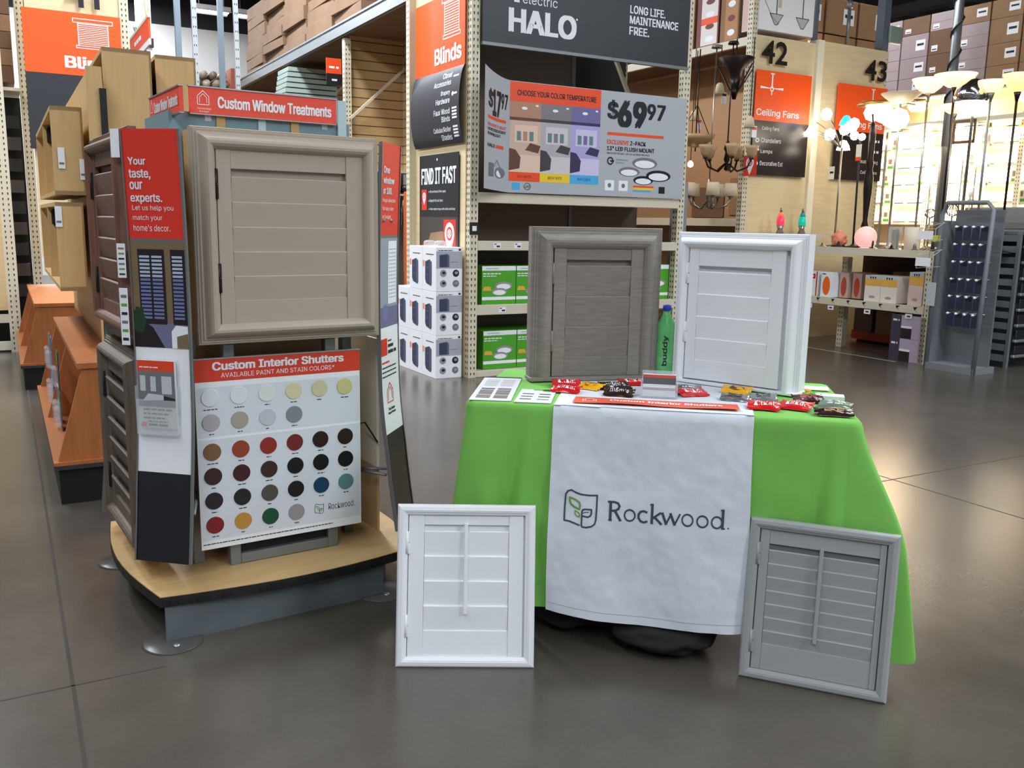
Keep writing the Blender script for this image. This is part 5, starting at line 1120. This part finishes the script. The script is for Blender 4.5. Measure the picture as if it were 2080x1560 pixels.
o = b.build('brochure_holder', 'clear'); o.location = KP.location; o.rotation_euler = KP.rotation_euler; tag(o, 'clear plastic brochure holder on the white part of the left kiosk panel', 'holder')
# shutters on the kiosk
d = deco(.066, 1.25)
shutter('shutter_sample', 'large beige louvered shutter on the kiosk front above the colour board', kloc(.155, .045, .91), KA, .608, .657, d, (.066, .545, .055, .598), (.112, .485, .137, .536), 5, 'beige paint', 'dark bronze', depth=.06, bd=.15, back='maple', hz=(.28, .8))
shutter('shutter_sample', 'dark brown stained shutter on the kiosk side, above the grey-brown one', kloc(-.045, .685, .925), KA - math.pi / 2, .565, .632, deco(.06, 1.2), (.062, .503, .055, .577), (.105, .46, .1, .53), 6, 'brown stain', 'black', op=.004, depth=.06, bd=.15, back='maple', hz=(.2, .8))
shutter('shutter_sample', 'grey-brown driftwood shutter with open louvers below the dark brown one', kloc(-.045, .675, .232), KA - math.pi / 2, .54, .655, deco(.06, 1.2), (.062, .478, .055, .6), (.105, .43, .1, .55), 6, 'driftwood stain', 'black', op=.007, depth=.06, bd=.15, back='maple', hz=(.2, .8))
for k, (z, h) in enumerate(((1.465, .08), (1.12, .1), (.92, .17))):
    o = MB(); o.rect(0, .028, 0, h, 0, 0)
    if k:
        for q in range(6): o.rect(.005, .024, h * (.08 + q * .15), h * (.13 + q * .15), -.0006, 1 + q % 3)
    o = o.build('sample_label', ['white print', 'ink', 'leaf green', 'grey plastic']); o.location = kloc(-.056, .124, z); o.rotation_euler.z = KA - R(45); tag(o, 'small printed label beside the brown shutter edge, %s of three' % ('top', 'middle', 'lowest')[k], 'label')

# ================================================================ table
TS = .535 / .56; TZ = .765; TA = R(-10.12); T0 = Vector((-.151, 2.809, 0)) * TS; TW, TD = 1.213 * TS, .68 * TS
def tloc(x, y, z=0):
    x *= TS; y *= TS
    return T0 + Vector((math.cos(TA) * x - math.sin(TA) * y, math.sin(TA) * x + math.cos(TA) * y, z))
t = thing('folding_table', 'folding table hidden under the green cloth', 'table', T0, TA)
b = MB(); b.box(.016, TW - .016, .018, TD - .018, TZ - .05, TZ - .006, 0, .01); b.build('tabletop', C((214, 214, 208)), t)
for x in (.17, TW - .17):
    for y in (.1, TD - .1):
        b = MB(); b.tube([(x, y, TZ - .05), (x, y, .012)], .013, 10); b.lathe([(.018, 0), (.018, .03), (0, .032)], x, y, 10, 1); b.build('leg', ['grey metal', 'black'], t)
    b = MB(); b.tube([(x, .1, .3), (x, TD - .1, .3)], .01, 8); b.build('cross_bar', 'grey metal', t)
# cloth outline
def outline():
    pts = []; r_ = .035
    def seg(a, b_, nrm, n):
        for i in range(n): q = i / n; pts.append((a[0] + (b_[0] - a[0]) * q, a[1] + (b_[1] - a[1]) * q, nrm[0], nrm[1]))
    def arc(cx, cy, a0, n=20):
        for i in range(n): a = a0 + (math.pi / 2) * i / n; pts.append((cx + r_ * math.cos(a), cy + r_ * math.sin(a), math.cos(a), math.sin(a)))
    seg((r_, 0), (TW - r_, 0), (0, -1), 110); arc(TW - r_, r_, -math.pi / 2, 30); seg((TW, r_), (TW, TD - r_), (1, 0), 50); arc(TW - r_, TD - r_, 0)
    seg((TW - r_, TD), (r_, TD), (0, 1), 60); arc(r_, TD - r_, math.pi / 2); seg((0, TD - r_), (0, r_), (-1, 0), 40); arc(r_, r_, math.pi, 26)
    return pts
OL = outline()
def sm(a, b_, x): q = max(0, min(1, (x - a) / (b_ - a))); return q * q * (3 - 2 * q)
def front_y(x, z):                         # how far the front hangs out from the table edge
    q = max(0, (TZ - z)) / TZ
    w = .035 * q + .010 * q * math.sin(x * 8 + .6) + .005 * q * math.sin(x * 17 + z * 3)
    w += .02 * q * q * math.exp(-((x - .10) / .05) ** 2) - .10 * q * math.exp(-((x - .13 + .10 * (q - .5)) / .020) ** 2) + .03 * q * math.exp(-((x - .19) / .03) ** 2) + .02 * q * math.exp(-((x - .07) / .03) ** 2)
    w += 0.0 - .09 * q ** 1.2 * math.exp(-((x - 1.03 + .06 * (q - .5)) / .020) ** 2) + .035 * q * math.exp(-((x - 1.09) / .03) ** 2) - .03 * q * math.exp(-((x - .93) / .07) ** 2)
    w += .006 * min(1, q * 4) * noise.noise(Vector((x * 5 + z * 2, z * 4 - x, 7))) + .003 * min(1, q * 4) * noise.noise(Vector((x * 14, z * 10, 3)))
    return max(w, .002)
def cloth_pt(k, q):
    x, y, nx, ny = OL[k % len(OL)]
    f_ = max(0.0, -ny) ; rgt = max(0.0, nx); lft = max(0.0, -nx); bk = max(0.0, ny)
    hem_f = .42 - .28 * sm(.02, .2, x) + .07 * sm(.5, .86, x) - .12 * sm(.95, 1.14, x)
    hem_r = .15 + .06 * sm(.1, .5, y); hem_l = .435; hem_b = .42
    tot = f_ ** 2 + rgt ** 2 + lft ** 2 + bk ** 2
    hem = (hem_f * f_ ** 2 + hem_r * rgt ** 2 + hem_l * lft ** 2 + hem_b * bk ** 2) / tot
    hem -= .04 * math.exp(-((f_ - .7) ** 2 + (rgt - .7) ** 2) / .25)
    r_ = .014; L_ = TZ - hem
    if q < .08: a = q / .08 * math.pi / 2; return (x - nx * r_ + nx * r_ * math.sin(a), y - ny * r_ + ny * r_ * math.sin(a), TZ - r_ + r_ * math.cos(a))
    s_ = (q - .08) / .92; z = TZ - r_ - (L_ - r_) * s_; zz = (TZ - z) / TZ
    gp = sm(0, .5, zz)
    if ny <= 0 and nx > 0:
        sd = (.09 * gp + .105 * zz + .014 * zz * math.sin(y * 16 + 1)) * sm(0, .75, nx)
        return (x + sd, y - front_y(x, z) * sm(0, .6, f_) - .03 * zz * nx * f_ * 2, z)
    if ny <= 0 and nx < 0:
        sd = (.025 * gp + .03 * zz + .012 * zz * math.sin(y * 13)) * sm(0, .75, lft)
        return (x - sd, y - front_y(x, z) * sm(0, .6, f_), z)
    side = .06 * zz + .015 * zz * math.sin(y * 13 + x * 9)
    if ny > 0 and nx > .99: side = .18 * zz
    out = front_y(x, z) if f_ > .99 else side
    return (x + nx * out, y + ny * out, z)
b = MB(); NO = len(OL); NV = 34
b.grid(lambda a, c: cloth_pt(int(round(a * NO)), c), NO, NV, 0, True, True)
cx_, cy_ = TW / 2, TD / 2
for k in range(7):
    pass
ring0 = [(x - nx * .014, y - ny * .014, TZ) for x, y, nx, ny in OL]; b.add(ring0 , [list(range(NO))], 0)
cl = b.build('tablecloth', 'green cloth'); cl.location = T0; cl.rotation_euler.z = TA; tag(cl, 'bright green cloth draped over the folding table', 'tablecloth')
# white runner
RX0, RX1 = .272, .861
def run_pt(x, s_, off=.004):               # s_<0 on the table, >0 down the front
    if s_ <= 0: return (x, -s_, TZ + off * .6)
    r_ = .02
    if s_ < .03: a = s_ / .03 * math.pi / 2; return (x, .0 + r_ * .7 - (r_ * .7 + off) * math.sin(a), TZ - r_ + (r_ + off * .6) * math.cos(a))
    z = TZ - r_ - (s_ - .03); zz = (TZ - z)
    w = .0035 * noise.noise(Vector((x * 5, z * 4, 1))) * 2 * min(1, zz * 3) + .004 * zz * math.sin(x * 19 + z * 6) + .002 * noise.noise(Vector((x * 16 + z * 9, z * 12 - x * 7, 4))) + .0015 * noise.noise(Vector((x * 35, z * 30, 2)))
    return (x, -(max(front_y(x, z), .0) + off + .006 * min(1, zz * 4) + w + .008 * zz), z)
def run_hem(x): q = (x - RX0) / (RX1 - RX0); return .655 + .003 * q + .012 * math.sin(math.pi * q) - .014 * (1 - q) ** 4
rn = thing('table_runner', 'white cloth runner with dark logo hanging over the table front', 'table runner', T0, TA)
b = MB(); b.grid(lambda a, c: (lambda x, s_: run_pt(x, s_))(RX0 + (RX1 - RX0) * a + .004 * math.sin(c * 9) * (1 if a > .5 else -.5) * (c > .4), -.60 + (.60 + run_hem(RX0 + (RX1 - RX0) * a)) * c), 70, 170, 0); b.build('cloth_panel', 'white cloth', rn)
b = MB(); b.grid(lambda a, c: run_pt(RX0 + (RX1 - RX0) * a, run_hem(RX0 + (RX1 - RX0) * a) - .028 + .0015 * c, .0052), 70, 1, 0); b.build('hem_seam', C((176, 182, 192)), rn)
b = MB(); b.warp = lambda p: (lambda q: (q[0], q[1] + p.y, q[2]))(run_pt(p.x, TZ - p.z + .0, .0055)) 
rock_logo(b, .320, .397, .109, 0, 0, 1, .045)
# serif wordmark drawn in strokes
def word(b, x0, x1, z0, h, m):
    w = h * .115; xh = h * .66; k = (x1 - x0) / 5.55; y = 0
    def ln(p, ww=w, cl_=False): b.line([(x0 + a * k, z0 + c * h) for a, c in p], ww, y, m, cl_)
    def o_(cx, rx=.27): b.ell(x0 + cx * k, z0 + xh * .5, rx * k, xh * .53, y, m, 28, 0, .74)
    ln([(.1, .0), (.1, 1.0)], w * 1.25); ln([(.0, 1.0), (.28, 1.0), (.43, .95), (.5, .8), (.46, .64), (.33, .54), (.1, .51)]); ln([(.3, .53), (.56, .02)], w * 1.2); ln([(.03, .015), (.17, .015)], w * .6)
    o_(.98)
    ln([(1.74, .57), (1.6, .62), (1.46, .57), (1.38, .42), (1.38, .22), (1.47, .06), (1.62, .0), (1.76, .07)])
    ln([(1.98, .0), (1.98, 1.02)], w * 1.2); ln([(1.9, 1.0), (2.0, 1.02)], w * .7); ln([(2.36, .6), (2.04, .3)]); ln([(2.1, .34), (2.4, .0)], w * 1.15)
    ln([(2.44, .6), (2.62, .02)], w * 1.15); ln([(2.62, .02), (2.82, .56)], w * .8); ln([(2.80, .6), (3.0, .02)], w * 1.15); ln([(3.0, .02), (3.22, .6)], w * .8)
    o_(3.56); o_(4.22)
    b.ell(x0 + 4.85 * k, z0 + xh * .5, .26 * k, xh * .53, y, m, 28, 0, .74); ln([(5.1, .02), (5.1, 1.02)], w * 1.2); ln([(5.02, 1.0), (5.12, 1.02)], w * .7); ln([(5.1, .03), (5.2, .02)], w * .7)
    b.ell(x0 + 5.36 * k, z0 + h * .05, .035 * k, .035 * k, y, m, 14)
word(b, .4505, .814, .4205, .0556, 0)
b.build('printed_logo', [M('slate ink', (62, 70, 84), .7), 'leaf green'], rn)
st = thing('sign_strip', 'orange Custom Interior Shutters strip lying on the runner at the table edge', 'sign', tloc(.342, .038, TZ + .005), TA + R(.6)); st.scale = (TS,) * 3
b = MB(); b.grid(lambda a, c: (.515 * a - .01 * (1 - c) * 0, .1 * c, .004 * math.sin(a * 5) ** 2 * (1 - c) + .001), 30, 4, 0); b.build('strip_card', C((232, 92, 62)), st)
b = MB(); b.warp = lambda p: (p.x, p.z * 1.0, .004 * math.sin(p.x / .515 * 5) ** 2 * (1 - p.z / .1) + .0022 - p.y * .5)
b.text('Custom Interior Shutters', .115, .465, .035, .068, 0, 0, .03); logo_home(b, .05, .05, .05, 0, 0, .06); b.build('lettering', 'white print', st)

# shutters on and before the table
shutter('shutter_sample', 'weathered grey louvered shutter standing on the green table', Vector((.067 * TS, 3.155 * TS, TZ + .0045)), R(13.4), .487, .546, deco(.074, 1.0), (.077, .425, .012, .482), (.125, .367, .085, .431), 3, 'grey stain', 'grey stain', three=True, sill=.014, depth=.075, grain='grey stain across', back='grey stain', hz=(.28, .79))
shutter('shutter_sample', 'white louvered shutter standing on the green table beside the grey one', Vector((.569 * TS, 3.25 * TS, TZ + .0045)), R(-37.7), .478, .536, deco(.054, 1.2), (.055, .412, .012, .487), (.094, .362, .085, .419), 4, 'white paint', 'white paint', three=True, sill=.01, depth=.085, back='white paint', hz=(.36, .8))
shutter('shutter_sample', 'small white shutter with tilt rod leaning on the floor', Vector((-.330, 2.462, .001)), R(1.4), .411, .481, flatp(.031), (.031, .378, .028, .452), (.079, .332, .107, .42), 4, 'white paint', 'white paint', rx=R(-12), rod=(.204, .157, .428), depth=.028, hz=(.22, .8), back='white paint')
shutter('shutter_sample', 'small cool grey shutter with tilt rod leaning on the floor', Vector((.678, 2.45, .001)), R(-21.4), .405, .475, flatp(.03), (.03, .375, .028, .447), (.058, .356, .107, .402), 7, 'cool grey paint', 'cool grey paint', rx=R(-7), rod=(.203, .134, .412), depth=.028, hz=(.2, .82), back='grey plastic')

# candy, cards and small things on the table
def candy(x, y, a, body, mark, label, w=.095, d_=.062, txt="m&m's", z=.0, tilt=0.0, txc='white print'):
    t = thing('candy_packet', label, 'candy', tloc(x, y, TZ + .0045 + z), TA + R(a), 'candy packets on the table', rx=tilt)
    sd = x * 31 + y * 17
    def top(u, v):
        X = (u - .5) * w; Y = (v - .5) * d_
        e = max(0.0, 1 - abs(2 * u - 1) ** 3) * max(0.0, 1 - abs(2 * v - 1) ** 2.2)
        h = .010 * e ** .6 * (1 + .5 * noise.noise(Vector((u * 3 + sd, v * 3, 0)))) + .0015 * noise.noise(Vector((u * 14, v * 14, sd)))
        h += .005 * abs(2 * u - 1) ** 6 * (.6 + .5 * math.sin(v * 20)) + .014 * v + .003 * noise.noise(Vector((u * 2, sd, 1)))
        Y *= 1 - .13 * (1 - abs(2 * u - 1)) + .04 * math.sin(u * 9 + sd)
        return (X, Y, max(.0006, h))
    b = MB(); b.grid(top, 26, 16, 0); b.grid(lambda u, v: (lambda p: (p[0], p[1], 0.0 if .04 < u < .96 else p[2] - .0004))(top(u, v)), 8, 6, 0); b.build('wrapper', body, t)
    b = MB(); b.warp = lambda p: (lambda q: (q[0], q[1], q[2] + .0009 + abs(p.y)))(top(p.x, p.z))
    if mark is not None: b.ell(.5, .5, .26, .3, 0, 1, 20)
    if txt: b.text(txt, .2, .82, .24, .72, .0004, 0, .0)
    else:
        for q_ in (.3, .48, .64): b.dash(.26, .76, q_, q_ + .1, .0004, 0)
    b.build('printed_mark', [txc, mark or txc], t)
    return t
cr, cy3, cbr = M('wrapper red', (206, 22, 26), .22, spec=.8), M('wrapper yellow', (240, 176, 12), .22, spec=.8), M('wrapper brown', (46, 28, 20), .2, spec=.8)
cs_ = M('wrapper silver', (168, 168, 170), .2, .7); cdk = M('wrapper maroon', (60, 20, 22), .25)
candy(.285, .345, 10, cr, None, 'red candy packet next to the grey shutter base, rear of the two', .1, .07, 'KitKat')
candy(.300, .225, -8, cr, None, 'red candy packet at the left, nearer the table edge than its twin', .1, .055, 'KitKat')
candy(.375, .305, -25, cy3, cbr, "yellow peanut candy packet in front of the grey shutter", .085, .06, "m&m's", txc=cy3)
candy(.455, .335, 22, cbr, None, 'brown candy packet tilted behind the other brown one', .105, .075, "m&m's")
candy(.478, .215, -4, cbr, None, 'brown candy packet lying flat just above the orange strip', .1, .07, "m&m's")
candy(.515, .425, 15, cr, None, 'red candy packet against the grey shutter behind the brown ones', .11, .05, 'KitKat')
candy(.715, .285, 25, cr, None, 'red candy packet right of the clear card holder', .1, .075, 'KitKat')
candy(.705, .355, 5, cs_, None, 'silver candy wrapper just behind a red packet, right of the holder', .09, .05, '')
candy(.868, .375, -12, cy3, cbr, 'yellow peanut candy packet before the white shutter base', .1, .065, "m&m's", txc=cy3)
candy(.852, .228, -10, cs_, None, 'silver and dark candy wrapper in front of the right yellow packet', .09, .05, '', txc='ink')
candy(.945, .262, 0, M('wrapper clearish', (150, 156, 158), .15, .5), None, 'crinkled silver wrapper at the corner of the white shutter', .09, .06, '', txc='ink')
candy(.935, .118, -8, cr, None, 'red candy packet on the runner edge, right side', .1, .075, 'KitKat')
candy(1.035, .145, -20, cr, None, 'red candy packet on the green cloth near the right corner', .1, .075, 'KitKat')
candy(1.088, .275, 5, cdk, None, 'dark maroon candy packet beside the white box', .1, .06, '', txc=C((230, 90, 100)))
candy(1.16, .19, -25, M('wrapper green grey', (130, 150, 128), .25, .4), None, 'grey-green candy packet near the right table corner', .1, .05, '')
candy(1.135, .068, -2, cbr, None, 'brown candy bar at the front right table corner', .115, .05, '', txc=C((220, 160, 110)))
def card(x, y, w, d_, a, label, art):
    t = thing('sample_card', label, 'card', tloc(x, y, TZ + .0015), TA + R(a))
    b = MB(); b.box(0, w, 0, d_, 0, .002, 0); b.build('card', C((222, 226, 232)), t); b = MB(); b.warp = lambda p: (p.x, p.z, .0024 - p.y); art(b, w, d_); b.build('printed_swatches', ['ink', C((88, 62, 58)), C((196, 196, 198)), 'leaf green', C((56, 48, 50)), C((150, 120, 110))], t)
def art1(b, w, h):
    b.rect(0, w, h * .95, h, 0, 0)
    for c_ in (0, 1):
        for k in range(8): b.rect(w * (.12 + .42 * c_), w * (.46 + .42 * c_), h * (.08 + k * .052), h * (.115 + k * .052), 0, (1, 4, 5, 4)[k % 4])
        for k in range(6): b.rect(w * (.12 + .42 * c_), w * (.46 + .42 * c_), h * (.58 + k * .052), h * (.61 + k * .052), 0, 2)
def art2(b, w, h):
    b.rect(w * .35, w, h * .93, h, 0, 3); b.ell(w * .75, h * .93, w * .14, h * .1, 0, 3, 14)
    for c_ in (0, 1):
        for k in range(3): b.rect(w * (.1 + .48 * c_), w * (.42 + .48 * c_), h * (.2 + k * .2), h * (.26 + k * .2), 0, 1 if not c_ else (3, 0, 0)[k])
card(.012, .01, .135, .44, 5, 'long stain sample card at the left front table corner', art1)
card(.158, .012, .118, .225, 3, 'small sample card with green leaf beside the long one', art2)
t = thing('card_holder', 'clear card holder stacked with cards in the middle of the table', 'holder', tloc(.548, .19, TZ + .004), TA)
b = MB(); b.box(0, .12, 0, .003, 0, .045); b.box(0, .12, 0, .11, 0, .003); b.box(0, .12, .105, .11, 0, .075); b.box(0, .003, 0, .11, 0, .05); b.box(.117, .12, 0, .11, 0, .05); b.build('clear_tray', 'clear', t)
t = thing('card_stack', 'stack of printed cards inside the clear holder', 'cards', tloc(.553, .195, TZ + .0075), TA)
b = MB(); b.box(0, .108, .005, .08, 0, .022, 0); b.box(0, .108, .004, .03, .022, .026, 1); b.box(0, .108, .083, .1, 0, .06, 0); b.rect(0, .108, .028, .05, .082, 1); b.rect(0, .108, .05, .06, .0815, 2); b.build('card', ['white print', C((92, 92, 96)), C((210, 80, 60))], t)
# bottle behind the shutters
t = thing('water_bottle', 'green tinted plastic bottle with blue cap between the table shutters', 'bottle', tloc(.618, .61, TZ + .004), TA)
b = MB(); b.lathe([(.03, 0), (.034, .01), (.034, .13), (.032, .15), (.034, .17), (.033, .2), (.014, .235), (.013, .25)], 0, 0, 20); b.build('body', 'glass green', t)
b = MB(); b.lathe([(.0155, .25), (.0155, .27), (0, .272)], 0, 0, 16); b.build('cap', C((50, 60, 190)), t)
b = MB(); b.T = Matrix.Rotation(0, 4, 'Z'); b.warp = lambda p: (.0348 * math.sin(p.x / .035), -.0348 * math.cos(p.x / .035), p.z)
vtx, fcs, asp = text_mesh('buddy', .02); b.add([(.012 - c_ * .022, 0, .05 + a * .11) for a, c_ in vtx], fcs, 0); b.build('lettering', 'ink', t)
# papers, keys and box at the right
t = thing('white_card', 'white card lying at the rear right of the table', 'card', tloc(1.07, .5, TZ + .0035), TA + R(-4)); b = MB(); b.box(0, .12, 0, .07, 0, .003, 0); b.build('card', 'white print', t)
t = thing('white_box', 'small white paper box beside the dark maroon packet', 'box', tloc(1.115, .295, TZ + .0035), TA + R(-6)); b = MB(); b.box(0, .09, 0, .05, 0, .018, 0, .001); b.build('carton', C((224, 232, 224)), t)
for k, (x, y) in enumerate(((1.05, .385), (1.1, .41), (1.13, .395))):
    t = thing('key_fob', 'green plastic key clip at the rear right of the table, %s of three' % ('left', 'middle', 'right')[k], 'key clip', tloc(x, y, TZ + .0035), TA + R(20 + k * 50), 'green key clips')
    b = MB(); b.tube([(.022 * math.cos(i * .6), .014 * math.sin(i * .6), .005) for i in range(12)], .005, 6); b.build('clip', C((90, 200, 40)), t)
    b = MB(); b.box(.022, .05, -.005, .005, .001, .004, 0); b.build('key', 'nickel', t)
t = thing('marker_pen', 'orange marker pen beside the green key clips', 'pen', tloc(1.03, .44, TZ + .0115), TA + R(-15)); b = MB(); b.tube([(0, 0, 0), (.065, 0, 0)], .0075, 10); b.build('barrel', C((240, 130, 30)), t); b = MB(); b.tube([(.065, 0, 0), (.09, 0, 0)], .0082, 10); b.build('cap', C((250, 150, 40)), t)
# bags under the table
M('black fabric', (13, 14, 17), .8, bump=.5, scale=20)
def bag(name, label, x, y, sx, sy, sz, sd, a=0):
    t = thing(name, label, 'bag', tloc(x, y, 0), TA + R(a))
    def fn(u, v):
        th = u * 2 * math.pi; ph = (v - .5) * math.pi
        c_ = math.cos(ph); q = Vector((math.copysign(abs(math.cos(th)) ** .75, math.cos(th)) * c_, math.copysign(abs(math.sin(th)) ** .75, math.sin(th)) * c_, math.sin(ph)))
        n_ = 1 + .16 * noise.noise(q * 2.2 + Vector((sd, 0, 0))) + .07 * noise.noise(q * 5 + Vector((0, sd, 0)))
        return (q.x * sx * n_, q.y * sy * n_, max(0.0, sz * (.9 + q.z * n_) * (.5 + .5 * sm(-1, .3, q.y * n_))))
    b = MB(); b.grid(fn, 40, 24, 0, True, True); b.build('fabric_body', 'black fabric', t)
    b = MB(); b.tube([(-sx * .5, sy * .2, sz * 1.4), (-sx * .2, sy * .1, sz * 2.0), (sx * .25, sy * .1, sz * 2.0), (sx * .5, sy * .2, sz * 1.4)], .009, 6); b.build('strap', C((30, 32, 36)), t)
bag('duffel_bag', 'black fabric bag slumped on the floor under the table', .66, .13, .165, .185, .125, 3)
bag('backpack', 'black backpack farther left under the table behind the runner', .36, .23, .17, .16, .13, 8, 8)
bag('tote_bag', 'small dark bag at the left leg of the table', .14, .33, .1, .11, .13, 5)

# everything that stands on the table shares one measured size
for o in list(bpy.data.objects):
    if o.parent is None and o.get('group') == 'candy packets on the table' or o.name.split('.')[0] in ('sample_card', 'card_holder', 'card_stack', 'water_bottle', 'white_card', 'white_box', 'key_fob', 'marker_pen'): o.scale = (TS,) * 3
for o in list(bpy.data.objects):
    if 'standing on the green table' in o.get('label', '') and o.name.startswith('shutter_sample'): o.scale = (TS,) * 3
